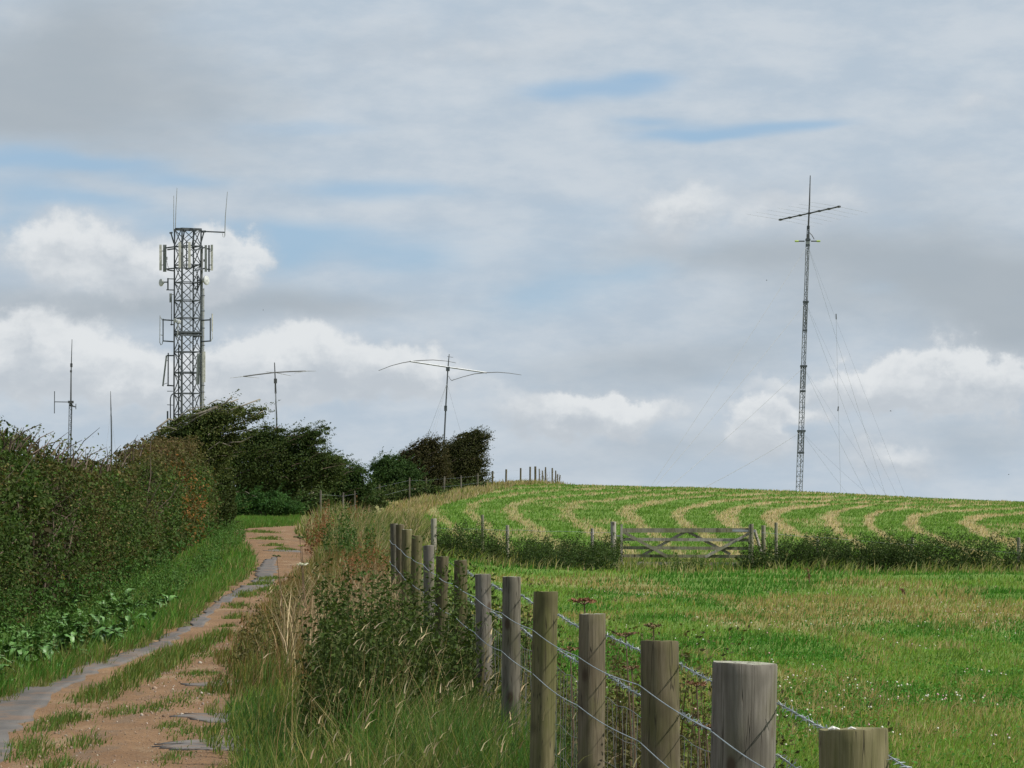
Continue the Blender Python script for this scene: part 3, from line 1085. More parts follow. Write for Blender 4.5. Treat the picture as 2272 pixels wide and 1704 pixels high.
# shoots sticking out of the hedge top
def shoots(parent, lst, mat_, leafcol, d_leaf=.035):
    lp = []
    mb_ = MB()
    for (x0, y0, x1, y1, d_, leafy) in lst:
        a, b = D(x0, y0, d_), D(x1, y1, d_)
        b.y += random.uniform(-.3, .3)
        mid = (a + b) / 2 + Vector((0, random.uniform(-.1, .1), (b - a).length * .08))
        mb_ = MB()
        mb_.tube([a, mid, b], [.007, .005, .0022], 4)
        mb_.build('shoot', mat_, parent)
        if leafy:
            for q in range(leafy):
                t = random.random() ** .7
                pt = a.lerp(mid, t * 2) if t < .5 else mid.lerp(b, t * 2 - 1)
                lp.append(pt + Vector((random.gauss(0, .03), random.gauss(0, .03), random.gauss(0, .025))))
    if lp:
        lp_ = np.array([tuple(q) for q in lp])
        lv = leaves(lp_, rng.uniform(.7, 1.3, len(lp_)) * d_leaf, jit(len(lp_), leafcol, .3), up=.5)
        build('shoot_leaves', *lv[:2], M_LEAF, parent, col=lv[2])


sh = [(20, 960, 90, 915, 34, 26), (40, 975, 75, 935, 34, 0), (5, 950, 0, 900, 34, 40), (60, 975, 110, 930, 35, 10), (95, 990, 150, 935, 36, 0), (110, 985, 140, 945, 36, 14),
      (120, 990, 175, 950, 38, 6), (150, 1000, 220, 925, 39, 3), (165, 1010, 228, 965, 39, 30), (140, 1000, 172, 970, 38, 24), (70, 980, 125, 950, 35, 16), (230, 1000, 262, 962, 50, 0),
      (255, 990, 288, 948, 53, 0), (280, 975, 300, 940, 55, 0), (270, 985, 318, 938, 54, 4), (190, 1020, 240, 985, 41, 26), (20, 975, 40, 920, 33, 18), (180, 1010, 205, 965, 40, 10), (215, 1010, 238, 975, 44, 8)]
for k in range(46):
    xx = random.uniform(-10, 330)
    top = float(np.interp(xx, [0, 60, 130, 210, 260, 330], [945, 950, 975, 1000, 985, 945]))
    dd_ = float(np.interp(xx, [0, 200, 300, 340], [34, 41, 50, 55]))
    sh.append((xx, top + 25, xx + random.uniform(0, 30), top - random.uniform(2, 26), dd_, random.choice((0, 0, 4, 8, 12))))
shoots(hb, sh, M_DTWIG, (.085, .10, .03))


# ------------------------------------------------------------------ trees
def inside(poly, x, y):
    c = np.zeros(len(x), bool)
    n_ = len(poly)
    for i in range(n_):
        x0, y0 = poly[i]
        x1, y1 = poly[(i + 1) % n_]
        k = ((y0 > y) != (y1 > y)) & (x < (x1 - x0) * (y - y0) / (y1 - y0 + 1e-12) + x0)
        c ^= k
    return c


def edge_dist(poly, x, y):
    best = np.full(len(x), 1e9)
    n_ = len(poly)
    for i in range(n_):
        a = np.array(poly[i], float)
        b = np.array(poly[(i + 1) % n_], float)
        ab = b - a
        t = np.clip(((x - a[0]) * ab[0] + (y - a[1]) * ab[1]) / (ab @ ab + 1e-9), 0, 1)
        best = np.minimum(best, np.hypot(x - a[0] - ab[0] * t, y - a[1] - ab[1] * t))
    return best


def tree(name, label, cat, poly, d, trunk, limbs, nclump, per, colA, colB, leaf=.05, wind_dir=(1.0, .0, .22), limb_mat=None, stretch=2.6, twigs=0, group=None, thick=1.0, cl=.11, upmix=0.0, feather=9.0):
    """poly: crown silhouette in display pixels at distance d; the crown gets a real depth of its own"""
    base = D(trunk[0], trunk[1], d)
    base.z = float(base_z(base.x, base.y)) - .05
    t = thing(name, base, label, cat, group)
    xs = np.array([p_[0] for p_ in poly])
    ys = np.array([p_[1] for p_ in poly])
    cx_, cy_ = [], []
    while len(cx_) < nclump:
        x_ = rng.uniform(xs.min(), xs.max(), 400)
        y_ = rng.uniform(ys.min(), ys.max(), 400)
        k = inside(poly, x_, y_)
        cx_ += list(x_[k])
        cy_ += list(y_[k])
    cx_ = np.array(cx_[:nclump])
    cy_ = np.array(cy_[:nclump])
    ed = edge_dist(poly, cx_, cy_)
    mpp = d / 8000.0
    half = np.sqrt(np.maximum(ed * mpp, .02)) * .95 * thick            # depth of the crown here
    dep = rng.uniform(-1, 1, nclump) * half
    C = np.array([tuple(D(a, b, d)) for a, b in zip(cx_, cy_)])
    C[:, 1] += dep
    wv_ = np.array(wind_dir, float)
    wv_ /= np.linalg.norm(wv_)
    idx = np.repeat(np.arange(nclump), per)
    m = len(idx)
    size = np.minimum(cl, .33 * (ed * mpp)[idx] + .014)
    off = np.clip(rng.normal(size=(m, 3)), -1.7, 1.7) * size[:, None] * .8
    along = np.clip(rng.normal(size=m), -1.6, 1.6) * size * stretch
    P = C[idx] + off + along[:, None] * wv_[None]
    gz_ = base_z(P[:, 0], P[:, 1])
    P[:, 2] = np.maximum(P[:, 2], gz_ + .03)
    hrel = np.clip((P[:, 2] - base.z) / max(.5, D(0, ys.min(), d).z - base.z), 0, 1)
    tone = rng.uniform(size=nclump)[idx] * .7 + .3 * rng.uniform(size=m)
    tone = np.clip(tone + upmix * (hrel - .5), 0, 1)
    cols_ = mixc(colA, colB, tone)
    v_, f_, c2 = leaves(P, rng.uniform(.7, 1.35, m) * leaf, jit(m, cols_, .35, .1), up=.5, axis=np.repeat(wv_[None], m, 0))
    # larger inner leaves, coloured darker to put shade inside the crown
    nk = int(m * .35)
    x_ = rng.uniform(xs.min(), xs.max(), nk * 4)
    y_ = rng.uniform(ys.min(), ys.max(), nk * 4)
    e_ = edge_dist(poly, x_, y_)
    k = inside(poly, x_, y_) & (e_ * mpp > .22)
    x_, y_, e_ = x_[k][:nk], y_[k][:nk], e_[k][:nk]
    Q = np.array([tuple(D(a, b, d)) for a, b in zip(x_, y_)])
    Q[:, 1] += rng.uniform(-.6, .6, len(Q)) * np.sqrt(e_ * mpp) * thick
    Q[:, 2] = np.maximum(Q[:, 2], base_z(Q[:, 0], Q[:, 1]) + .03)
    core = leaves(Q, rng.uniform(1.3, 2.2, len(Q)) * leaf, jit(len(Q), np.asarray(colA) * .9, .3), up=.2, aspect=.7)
    # ragged leafy sprays blown out of the silhouette
    S_, T_ = [], []
    per_edge = []
    for i in range(len(poly)):
        a_, b_ = np.array(poly[i], float), np.array(poly[(i + 1) % len(poly)], float)
        ln_ = np.hypot(*(b_ - a_))
        for q in range(int(ln_ * mpp * feather) + (1 if feather else 0)):
            e0 = a_ + (b_ - a_) * random.random()
            if e0[1] > ys.max() - (ys.max() - ys.min()) * .15:
                continue
            nx_, ny_ = (b_ - a_)[1], -(b_ - a_)[0]
            nl_ = math.hypot(nx_, ny_) + 1e-6
            st_ = D(e0[0], e0[1], d + random.uniform(-.5, .5) * thick)
            dv_ = Vector(wv_) * random.uniform(.5, 1.2) + Vector((nx_ / nl_, random.uniform(-.4, .4), -ny_ / nl_)) * random.uniform(.1, .55)
            Ls = random.uniform(.10, .34) * (1 + leaf * 6)
            nl = int(10 + 26 * Ls / leaf * .05 * 2)
            tt_ = rng.uniform(-.7, 1, nl)
            sp0 = np.array(st_)[None] + tt_[:, None] * Ls * np.array(dv_.normalized())[None] + rng.normal(size=(nl, 3)) * (leaf * .55 * (1.25 - np.clip(tt_, 0, 1)))[:, None]
            S_.append(sp0)
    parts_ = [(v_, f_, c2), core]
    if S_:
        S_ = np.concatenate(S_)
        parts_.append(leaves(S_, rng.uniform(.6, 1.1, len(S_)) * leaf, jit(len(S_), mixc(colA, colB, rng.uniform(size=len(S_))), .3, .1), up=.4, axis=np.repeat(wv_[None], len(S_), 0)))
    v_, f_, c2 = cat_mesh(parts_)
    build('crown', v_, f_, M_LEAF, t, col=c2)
    # trunk and limbs
    mb_ = MB()
    top = D(trunk[2], trunk[3], d)
    mid = base.lerp(top, .5) + Vector((-.12, 0, .1))
    mb_.tube([base, mid, top], [.11 * thick + .03, .085 * thick + .02, .05], 8)
    mb_.build('trunk', M_BARK, t, True)
    for L in limbs:
        mb_ = MB()
        pts = [D(a, b, d + random.uniform(-.25, .05)) for a, b in L]
        nn = len(pts)
        mb_.tube(pts, [.030 * (1 - i / nn) + .007 for i in range(nn)], 6)
        mb_.build('limb', limb_mat or M_BARK, t, True)
    if twigs:
        mb_ = MB()
        sel = rng.choice(nclump, min(twigs, nclump), replace=False)
        for k in sel:
            c0 = Vector(C[k])
            L = random.uniform(.25, .7)
            w_ = Vector(wv_)
            a = c0 - w_ * L * .5 + Vector((random.gauss(0, .08), random.gauss(0, .1), random.gauss(0, .07)))
            b = c0 + w_ * L * .5 + Vector((random.gauss(0, .08), random.gauss(0, .1), random.gauss(0, .09)))
            mb_.tube([a, (a + b) / 2 + Vector((0, 0, random.gauss(.03, .04))), b], [.012, .009, .004], 4)
        mb_.build('twigs', limb_mat or M_DTWIG, t)['kind'] = 'stuff'
    return t


polyA = [(318, 1010), (322, 960), (345, 930), (385, 905), (430, 886), (470, 872), (490, 866), (506, 882), (535, 886), (560, 877), (571, 882), (568, 898), (550, 912), (525, 926), (498, 934),
         (520, 944), (510, 962), (485, 985), (470, 1020), (455, 1060), (420, 1080), (360, 1080), (325, 1050)]
limbsA = [[(350, 1050), (345, 985), (370, 940), (420, 905), (470, 880), (515, 862)],
          [(348, 1000), (360, 950), (410, 925), (460, 900), (520, 878), (562, 862)],
          [(350, 1010), (375, 970), (430, 948), (480, 930), (540, 905), (568, 888)],
          [(352, 960), (340, 925), (365, 905), (395, 915)],
          [(360, 1000), (385, 985), (402, 960), (450, 962), (485, 955)],
          [(380, 940), (430, 925), (470, 935), (500, 925)],
          [(365, 985), (372, 1010), (382, 1040)], [(400, 905), (440, 890), (485, 872), (500, 858)]]
tree('windswept_hawthorn', 'wind-bent hawthorn with bare grey limbs, leaning right in front of the lattice tower', 'tree', polyA, 76, (352, 1100, 352, 985), limbsA, 420, 75,
     (.050, .072, .020), (.10, .115, .035), leaf=.05, limb_mat=M_TWIG, twigs=120, cl=.10)
polyB = [(470, 1114), (462, 1040), (462, 965), (490, 946), (525, 936), (550, 928), (575, 920), (600, 926), (628, 931), (655, 922), (682, 916), (708, 924), (706, 945), (692, 960), (704, 978), (730, 990), (740, 1020), (720, 1055),
         (660, 1062), (660, 1095), (620, 1112), (540, 1116)]
limbsB = [[(540, 1090), (545, 1030), (575, 985), (630, 950), (690, 926)], [(545, 1060), (560, 1010), (620, 975), (680, 955)], [(540, 1050), (525, 1000), (545, 965), (590, 940)]]
tree('windswept_tree', 'broad dark wind-swept hawthorn standing right of the leaning bare-limbed hawthorn', 'tree', polyB, 126, (540, 1110, 545, 1000), limbsB, 620, 75,
     (.030, .052, .014), (.065, .085, .024), leaf=.065, twigs=120, cl=.15)
polyC = [(660, 1075), (672, 1000), (690, 978), (712, 982), (735, 988), (752, 1000), (775, 1008), (792, 1020), (806, 1060), (790, 1095), (720, 1108), (670, 1108)]
tree('small_tree', 'low dark rounded thorn tree in the dip between the two tree clumps', 'tree', polyC, 132, (725, 1070, 728, 1020), [[(726, 1050), (735, 1015), (760, 1008)], [(724, 1040), (705, 1000), (700, 985)]],
     220, 70, (.028, .055, .016), (.055, .085, .024), leaf=.075, twigs=20, cl=.16)
polyD = [(840, 1075), (838, 1010), (850, 990), (880, 968), (905, 952), (928, 942), (945, 946), (958, 958), (962, 1000), (968, 1040), (960, 1068)]
tree('thorn_tree', 'brownish cone-topped thorn tree left of the tallest hilltop thorn tree', 'tree', polyD, 203, (915, 1065, 915, 985), [[(915, 1030), (920, 985), (935, 950)], [(914, 1020), (895, 990), (880, 975)]],
     300, 70, (.038, .038, .016), (.068, .058, .025), leaf=.085, twigs=60, cl=.22, wind_dir=(1, 0, .6))
polyE = [(946, 1070), (944, 1010), (946, 980), (965, 958), (985, 942), (1008, 934), (1030, 928), (1048, 931), (1060, 946), (1046, 952), (1053, 968), (1040, 982), (1050, 1000), (1044, 1018), (1053, 1034), (1048, 1062)]
tree('thorn_tree', 'tallest hilltop thorn tree, its top swept to the right above the far fence', 'tree', polyE, 207, (1000, 1062, 1000, 980), [[(1000, 1030), (1005, 985), (1040, 940)], [(998, 1010), (975, 975), (965, 960)], [(1002, 1000), (1030, 975), (1058, 948)]],
     380, 70, (.036, .040, .016), (.064, .068, .025), leaf=.085, twigs=80, cl=.22, wind_dir=(1, 0, .35))
polyF = [(790, 1085), (796, 1030), (803, 1000), (820, 985), (845, 982), (868, 990), (890, 1000), (905, 1020), (915, 1045), (912, 1075)]
tree('leafy_shrub', 'fresh green rounded shrub in front of the brownish thorn tree', 'shrub', polyF, 178, (850, 1075, 850, 1020), [[(850, 1050), (840, 1010), (830, 995)]],
     260, 70, (.030, .062, .018), (.052, .090, .027), leaf=.085, cl=.16, stretch=1.2, wind_dir=(1, 0, .8))
polyG = [(490, 1116), (492, 1085), (505, 1062), (530, 1072), (550, 1058), (575, 1066), (600, 1060), (630, 1078), (655, 1088), (665, 1100), (655, 1112), (560, 1116)]
tree('bramble_bush', 'low green bramble bush under the broad dark hawthorn beside the lane bend', 'bush', polyG, 122, (570, 1112, 570, 1080), [[(570, 1100), (555, 1075), (530, 1062)]],
     190, 60, (.032, .080, .020), (.055, .115, .03), leaf=.06, cl=.12, stretch=1.0, wind_dir=(1, 0, .6))
polyH = [(435, 1150), (432, 1080), (440, 1010), (455, 985), (480, 985), (500, 1010), (505, 1060), (508, 1110), (500, 1145), (470, 1158)]
tree('dark_bush', 'dark shaded bush where the hedge ends at the lane bend', 'bush', polyH, 86, (470, 1140, 470, 1060), [[(470, 1100), (460, 1050), (455, 1010)]],
     230, 60, (.028, .050, .014), (.06, .075, .022), leaf=.055, cl=.11, stretch=1.2, wind_dir=(1, 0, .6))
# brambles and scrub along the far fence line
for (pl, d_, lab) in (([(632, 1114), (636, 1080), (650, 1062), (672, 1068), (695, 1056), (715, 1075), (720, 1106), (700, 1112), (660, 1114)], 124, 'dark green bush behind the bleached grass at the lane bend'),
                      ([(690, 1085), (700, 1065), (735, 1058), (770, 1062), (800, 1058), (830, 1062), (840, 1092), (800, 1106), (740, 1108)], 138, 'dark scrub around the pale posts below the hilltop fence'),
                      ([(830, 1085), (835, 1058), (870, 1052), (910, 1048), (950, 1050), (960, 1062), (930, 1072), (890, 1082)], 170, 'bramble scrub along the far fence below the thorn trees'),
                      ([(955, 1064), (960, 1048), (990, 1045), (1015, 1042), (1040, 1040), (1052, 1044), (1048, 1056), (1010, 1062)], 196, 'bramble scrub at the foot of the tallest hilltop thorn tree')):
    cx_ = sum(q[0] for q in pl) / len(pl)
    tree('scrub', lab, 'shrub', pl, d_, (cx_, max(q[1] for q in pl), cx_, min(q[1] for q in pl) + 6), [], 130, 50, (.040, .070, .022), (.085, .105, .035), leaf=.09, cl=.15, stretch=1.0, wind_dir=(1, 0, .8), thick=.8)


# ------------------------------------------------------------------ nettles
def nettles(name, label, spots, hmin, hmax, colA, colB, leaf, lean=(.04, .0), whorl=.07, droop=.5, seedcol=None):
    """upright leafy stems: each spot (x, y)"""
    spots = np.asarray(spots, float)
    m = len(spots)
    H = rng.uniform(hmin, hmax, m) * np.interp(fbm(spots[:, 0] * 2.6, spots[:, 1] * 1.1, 83), [.25, .75], [.66, 1.18])
    z0 = gz(spots[:, 0], spots[:, 1])
    lx = (rng.normal(lean[0], .07, m)) * H
    ly = (rng.normal(lean[1], .07, m)) * H
    stems = blades(np.stack([spots[:, 0], spots[:, 1], z0], -1), H, np.full(m, .008) * (leaf / .05), np.stack([lx, ly], -1), jit(m, colA, .2))
    P_, Cc, Sz = [], [], []
    L = int(16)
    for k in range(L * 3):
        t = rng.uniform(.12, 1.0, m)
        an = rng.uniform(0, 2 * math.pi, m)
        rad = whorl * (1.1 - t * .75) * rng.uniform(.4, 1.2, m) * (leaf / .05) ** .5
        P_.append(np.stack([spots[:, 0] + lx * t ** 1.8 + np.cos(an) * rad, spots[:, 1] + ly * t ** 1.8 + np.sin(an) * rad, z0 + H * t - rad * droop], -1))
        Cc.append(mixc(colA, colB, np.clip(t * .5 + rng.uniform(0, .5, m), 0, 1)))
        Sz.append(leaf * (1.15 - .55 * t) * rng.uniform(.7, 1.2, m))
    P_ = np.concatenate(P_)
    Cc = np.concatenate(Cc)
    Sz = np.concatenate(Sz)
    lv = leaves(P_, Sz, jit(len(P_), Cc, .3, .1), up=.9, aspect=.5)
    v_, f_, c2 = cat_mesh([stems, lv])
    o_ = build(name, v_, f_, M_LEAF, col=c2)
    return tag(o_, label, kind='stuff')


def scatter(n_, d0, d1, xl, xr):
    y_ = rng.uniform(d0, d1, n_)
    a, b = xl(y_), xr(y_)
    return np.stack([a + rng.uniform(size=n_) * (b - a), y_], -1)


sp = np.concatenate([scatter(400, 20.0, 24.5, lambda d: -.0545 * d + .05 * np.sin(d * 3), lambda d: fence_x(d) - .05),
                     scatter(120, 24.5, 27.5, lambda d: -.050 * d, lambda d: fence_x(d) - .1),
                     scatter(110, 20.6, 23.5, lambda d: fence_x(d) - .3, lambda d: fence_x(d) + .15)])
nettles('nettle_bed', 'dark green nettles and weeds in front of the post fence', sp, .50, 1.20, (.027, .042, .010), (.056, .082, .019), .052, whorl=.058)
sp = np.concatenate([scatter(60, 29, 37, lambda d: np.interp(d, [29, 37], [-2.25, -2.35]), lambda d: np.interp(d, [29, 37], [-1.3, -1.9])),
                     scatter(60, 38, 46, lambda d: lane_r(d) + .1, lambda d: fence_x(d) - .3)])
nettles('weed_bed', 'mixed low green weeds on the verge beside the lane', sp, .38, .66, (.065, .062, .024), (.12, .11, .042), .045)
sp = scatter(70, 58, 72, lambda d: np.interp(d, [58, 72], [-3.0, -3.5]), lambda d: np.interp(d, [58, 72], [-2.0, -2.4]))
nettles('weed_bed', 'dark green weeds below the bleached grass near the lane bend', sp, .5, .9, (.035, .070, .018), (.06, .11, .028), .075)
sp = np.concatenate([scatter(260, 27, 48, lambda d: np.interp(d, HD, HX) + .0, lambda d: np.interp(d, HD, HX) + .75), scatter(160, 48, 90, lambda d: np.interp(d, HD, HX) + .05, lambda d: np.interp(d, HD, HX) + .7)])
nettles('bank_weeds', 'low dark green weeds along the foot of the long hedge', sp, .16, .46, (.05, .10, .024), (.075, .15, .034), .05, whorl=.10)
# rust coloured dead docks
for spots_, lab, hm in ((scatter(95, 36.5, 40.5, lambda d: np.full_like(d, -1.78), lambda d: np.full_like(d, -1.22)), 'rust brown dead dock stems left of the farthest near fence posts', 1.02),
                        (scatter(26, 66, 72, lambda d: np.full_like(d, -3.75), lambda d: np.full_like(d, -3.3)), 'dark red brown dock stems beside the lane bend', .95),
                        (scatter(16, 70, 76, lambda d: np.full_like(d, -3.3), lambda d: np.full_like(d, -2.9)), 'brown dock stems among the bleached grass', 1.05)):
    nettles('dead_docks', lab, spots_, hm * .75, hm, (.125, .058, .028), (.225, .11, .05), .036 if spots_[0, 1] < 50 else .055, whorl=.045, lean=(.06, 0))
# nettles along the cross fence, both sides of the gate
gate_d = 85.0
sp = np.concatenate([scatter(330, 83.2, 85.6, lambda d: (930 - 1106) / 8000 * d, lambda d: (1335 - 1106) / 8000 * d), scatter(90, 80.5, 83.2, lambda d: (1120 - 1106) / 8000 * d, lambda d: (1325 - 1106) / 8000 * d)])
nettles('hedgerow_nettles', 'dark nettles along the cross fence left of the wooden gate', sp, .56, .86, (.027, .046, .013), (.055, .082, .024), .075, lean=(.22, 0), whorl=.11)
sp = np.concatenate([scatter(640, 83.4, 85.8, lambda d: (1668 - 1106) / 8000 * d, lambda d: (2215 - 1106) / 8000 * d), scatter(30, 82.4, 83.6, lambda d: (1590 - 1106) / 8000 * d, lambda d: (1660 - 1106) / 8000 * d)])
sp = sp[rng.uniform(size=len(sp)) < np.interp(px_of(sp[:, 0], sp[:, 1]), [1700, 1950, 2215], [1, .8, .4])]
nettles('hedgerow_nettles', 'dark wind-bent nettles along the cross fence right of the wooden gate', sp, .66, .95, (.027, .046, .013), (.055, .082, .024), .075, lean=(.34, 0), whorl=.11)
sp = scatter(26, 82.0, 84.0, lambda d: (1440 - 1106) / 8000 * d, lambda d: (1520 - 1106) / 8000 * d)
nettles('gate_weeds', 'low weeds growing at the foot of the wooden gate', sp, .22, .42, (.04, .075, .02), (.09, .12, .035), .07, whorl=.10)
rough_grass('hedgerow_grass', 'long pale and green grass at the foot of the cross fence', 16000, 79, 90, lambda d: (900 - 1106) / 8000 * d, lambda d: (2330 - 1106) / 8000 * d, .10, .36,
            [(.07, .13, .03), OLIVE, (.30, .26, .13), (.20, .19, .08)], [2.5, 2.5, 2, 2], width=(.008, .026), power=1, leank=.9, dens=lambda a, b: np.interp(b, [80, 82.5, 83.5], [.12, .3, 1]))
rough_grass('far_margin_grass', 'tan rough grass margin along the far fence on the hill', 13000, 105, 232, lambda d: (np.interp(d, [105, 150, 200, 232], [800, 850, 1020, 1130]) - 1106) / 8000 * d,
            lambda d: (np.interp(d, [105, 150, 200, 232], [890, 930, 1110, 1240]) - 1106) / 8000 * d, .14, .42, [(.36, .29, .17), (.30, .23, .12), OLIVE], [3, 3, 1.2], width=(.008, .055), power=1)
# pale drooping dry grass by the fence
sp = np.concatenate([scatter(1000, 30.5, 36.5, lambda d: fence_x(d) - .62, lambda d: fence_x(d) - .04), scatter(420, 28, 34, lambda d: fence_x(d) - 1.25, lambda d: fence_x(d) - .6)])
m = len(sp)
h = rng.uniform(.6, .92, m)
v, f, c_ = blades(np.stack([sp[:, 0], sp[:, 1], gz(sp[:, 0], sp[:, 1])], -1), h, rng.uniform(.006, .013, m), np.stack([rng.normal(.25, .25, m), rng.normal(0, .2, m)], -1), jit(m, mixc((.44, .35, .21), (.22, .13, .075), rng.uniform(size=m) ** 1.4), .2, .05))
o = build('dry_grass', v, f, M_STRAW, col=c_)
tag(o, 'clump of pale bleached drooping grass beside the post fence', kind='stuff')
# long straw stalks with seed heads in the foreground verge
sp = np.concatenate([scatter(170, 19.6, 20.6, lambda d: -.062 * d, lambda d: fence_x(d)), scatter(300, 13.5, 21, lambda d: lane_r(d) + .1, lambda d: fence_x(d) + .1), scatter(260, 28, 46, lambda d: lane_r(d), lambda d: fence_x(d))])
m = len(sp)
h = rng.uniform(.35, .72, m) * np.where((sp[:, 1] > 19.6) & (sp[:, 1] < 20.6), 1.3, 1.0)
ln = np.stack([rng.normal(.10, .16, m), rng.normal(0, .12, m)], -1)
b0 = np.stack([sp[:, 0], sp[:, 1], gz(sp[:, 0], sp[:, 1])], -1)
cc = jit(m, mixc((.40, .33, .17), (.30, .20, .08), rng.uniform(size=m)), .2, .06)
st1 = blades(b0, h, np.full(m, .0035), ln, cc)
tip = b0 + np.stack([ln[:, 0], ln[:, 1], h * (1 - .18 * np.minimum(1, np.hypot(ln[:, 0], ln[:, 1]) / h))], -1)
hd = blades(tip - np.array([0, 0, .04]), rng.uniform(.04, .07, m), np.full(m, .007), np.stack([rng.normal(.04, .02, m), rng.normal(0, .03, m)], -1), jit(m, (.40, .32, .19), .2))
v, f, c_ = cat_mesh([st1, hd])
o = build('seeding_grass', v, f, M_STRAW, col=c_)
tag(o, 'thin straw coloured grass stalks with seed heads on the verge', kind='stuff')


# ------------------------------------------------------------------ broad leaved docks on the left bank
def leaf_mesh(name, L, w, curl, fold):
    nu, nv = 7, 5
    vs = []
    for i in range(nu):
        t = i / (nu - 1)
        ww = w * (math.sin(math.pi * min(1, .08 + t * .94)) ** .7) * (1.15 - .45 * t)
        for j in range(nv):
            s_ = j / (nv - 1) * 2 - 1
            vs.append((s_ * ww / 2, t * L, curl * t * (1 - t) * 4 * L * .25 - curl * t * t * L * .35 + abs(s_) * fold * ww + .012 * math.sin(t * 17 + s_ * 3)))
    fs = [(i * nv + j, i * nv + j + 1, (i + 1) * nv + j + 1, (i + 1) * nv + j) for i in range(nu - 1) for j in range(nv - 1)]
    me = bpy.data.meshes.new(name)
    me.from_pydata(vs, [], fs)
    me.update()
    for p_ in me.polygons:
        p_.use_smooth = True
    return me


def dock_mat(name, c1, c2):
    m = bpy.data.materials.new(name)
    m.use_nodes = True
    g_ = NG(m.node_tree)
    b = m.node_tree.nodes['Principled BSDF']
    tcn = g_.new('ShaderNodeTexCoord')
    oi = g_.new('ShaderNodeObjectInfo')
    n_ = g_.noise(tcn.outputs['Object'], 25, 4, .6)
    c_ = g_.mix(g_.ss(n_, .35, .7), c1, c2)
    c_ = g_.mix(1.0, c_, g_.mix(oi.outputs['Random'], (.7, .75, .7), (1.3, 1.2, 1.1)), 'MULTIPLY')
    sx_ = g_.new('ShaderNodeSeparateXYZ')
    g_.l.new(tcn.outputs['Object'], sx_.inputs[0])
    rib = g_.ss(g_.m('ABSOLUTE', sx_.outputs[0]), .002, .006, .55, 0.0)
    c_ = g_.mix(rib, c_, (.17, .21, .09))
    g_.put(b.inputs['Base Color'], c_)
    b.inputs['Roughness'].default_value = .5
    return m


M_DOCK = dock_mat('dock_leaf', (.055, .145, .028), (.095, .205, .05))
LM = [leaf_mesh('leaf', .19, .095, .9, .22), leaf_mesh('leaf', .15, .085, .5, .15), leaf_mesh('leaf', .22, .09, 1.2, .25)]
for q in LM:
    q.materials.append(M_DOCK)
dock_n = 0
for k in range(210):
    d_ = 1 / (1 / 26 + random.random() * (1 / 43 - 1 / 26))
    x_ = float(lane_l(d_)) - .22 - random.random() * 1.15
    if px_of(x_, d_) < -60 or random.random() > np.interp(d_, [33, 43], [1, .45]):
        continue
    z_ = float(gz(x_, d_))
    t = thing('dock_plant', (x_, d_, z_), 'broad-leaved green dock growing on the bank between hedge and asphalt', 'plant', 'broad-leaved docks on the left bank')
    for q in range(random.randint(6, 9)):
        o = bpy.data.objects.new('leaf', random.choice(LM))
        COL.objects.link(o)
        o.parent = t
        an = random.uniform(0, 2 * math.pi)
        o.rotation_euler = (random.uniform(.25, 1.1), random.uniform(-.3, .3), an)
        s_ = random.uniform(.45, .95)
        o.scale = (s_, s_, s_)
        o.location = (-.03 * math.sin(an), .03 * math.cos(an), random.uniform(.0, .14))


# ------------------------------------------------------------------ main post fence
def post(name, label, base, top, r, mt, group, rough=.08, taper=.97, sides=22, square=False, parent=None, cat='fence post', cap=None):
    base, top = Vector(base), Vector(top)
    ax = top - base
    H = ax.length
    u = ax.normalized()
    a = Vector((1, 0, 0))
    a = (a - u * a.dot(u)).normalized()
    b = u.cross(a)
    seed = random.random() * 100
    vs, fs = [], []
    hs = [0] + [i / 12 for i in range(1, 12)] + [.975, .996, 1.0]
    for i, t in enumerate(hs):
        for k in range(sides):
            an = 2 * math.pi * k / sides
            rr = r * (taper + (1 - taper) * (1 - t)) * (1 + rough * (float(vnoise(math.cos(an) * 1.3 + seed, math.sin(an) * 1.3 + t * 1.5, 9)) - .5) * 1.4)
            rr *= 1 - rough * 1.6 * max(0, float(vnoise(an * 3.1 + seed, seed + t * .6, 4)) - .80) * 4
            if i == len(hs) - 1:
                rr *= .975
            p_ = base + ax * t + (a * math.cos(an) + b * math.sin(an)) * rr
            if t > .97:
                p_ = p_ + u * (a.dot(p_ - base) * .03 * math.sin(seed) + (float(vnoise(an * 2, seed, 2)) - .5) * .005)
            vs.append(tuple(p_))
    n_ = len(hs)
    for i in range(n_ - 1):
        for k in range(sides):
            k2 = (k + 1) % sides
            fs.append((i * sides + k, i * sides + k2, (i + 1) * sides + k2, (i + 1) * sides + k))
    c0 = len(vs)
    rim = vs[(n_ - 1) * sides:n_ * sides]
    vs += rim
    cv_ = Vector((0, 0, 0))
    for q in rim:
        cv_ += Vector(q) / sides
    for f_ in (.66, .33):
        for k, q in enumerate(rim):
            vs.append(tuple(cv_.lerp(Vector(q), f_) + u * (float(vnoise(k * .9 + seed, f_ * 9, 3)) - .6) * .006))
    for i in range(2):
        for k in range(sides):
            k2 = (k + 1) % sides
            fs.append((c0 + i * sides + k, c0 + i * sides + k2, c0 + (i + 1) * sides + k2, c0 + (i + 1) * sides + k))
    fs.append(tuple(c0 + 2 * sides + k for k in range(sides)))
    ncap = 2 * sides + 1
    o_ = build(name, np.array(vs) - np.array(base), fs, mt)
    o_.location = base
    me_ = o_.data
    sm_ = np.ones(len(me_.polygons), bool)
    sm_[-ncap:] = False
    if cap is not None:
        me_.materials.append(cap)
        mi = np.zeros(len(me_.polygons), np.int32)
        mi[-ncap:] = 1
        me_.polygons.foreach_set('material_index', mi)
    me_.polygons.foreach_set('use_smooth', sm_)
    return tag(o_, label, cat, group)


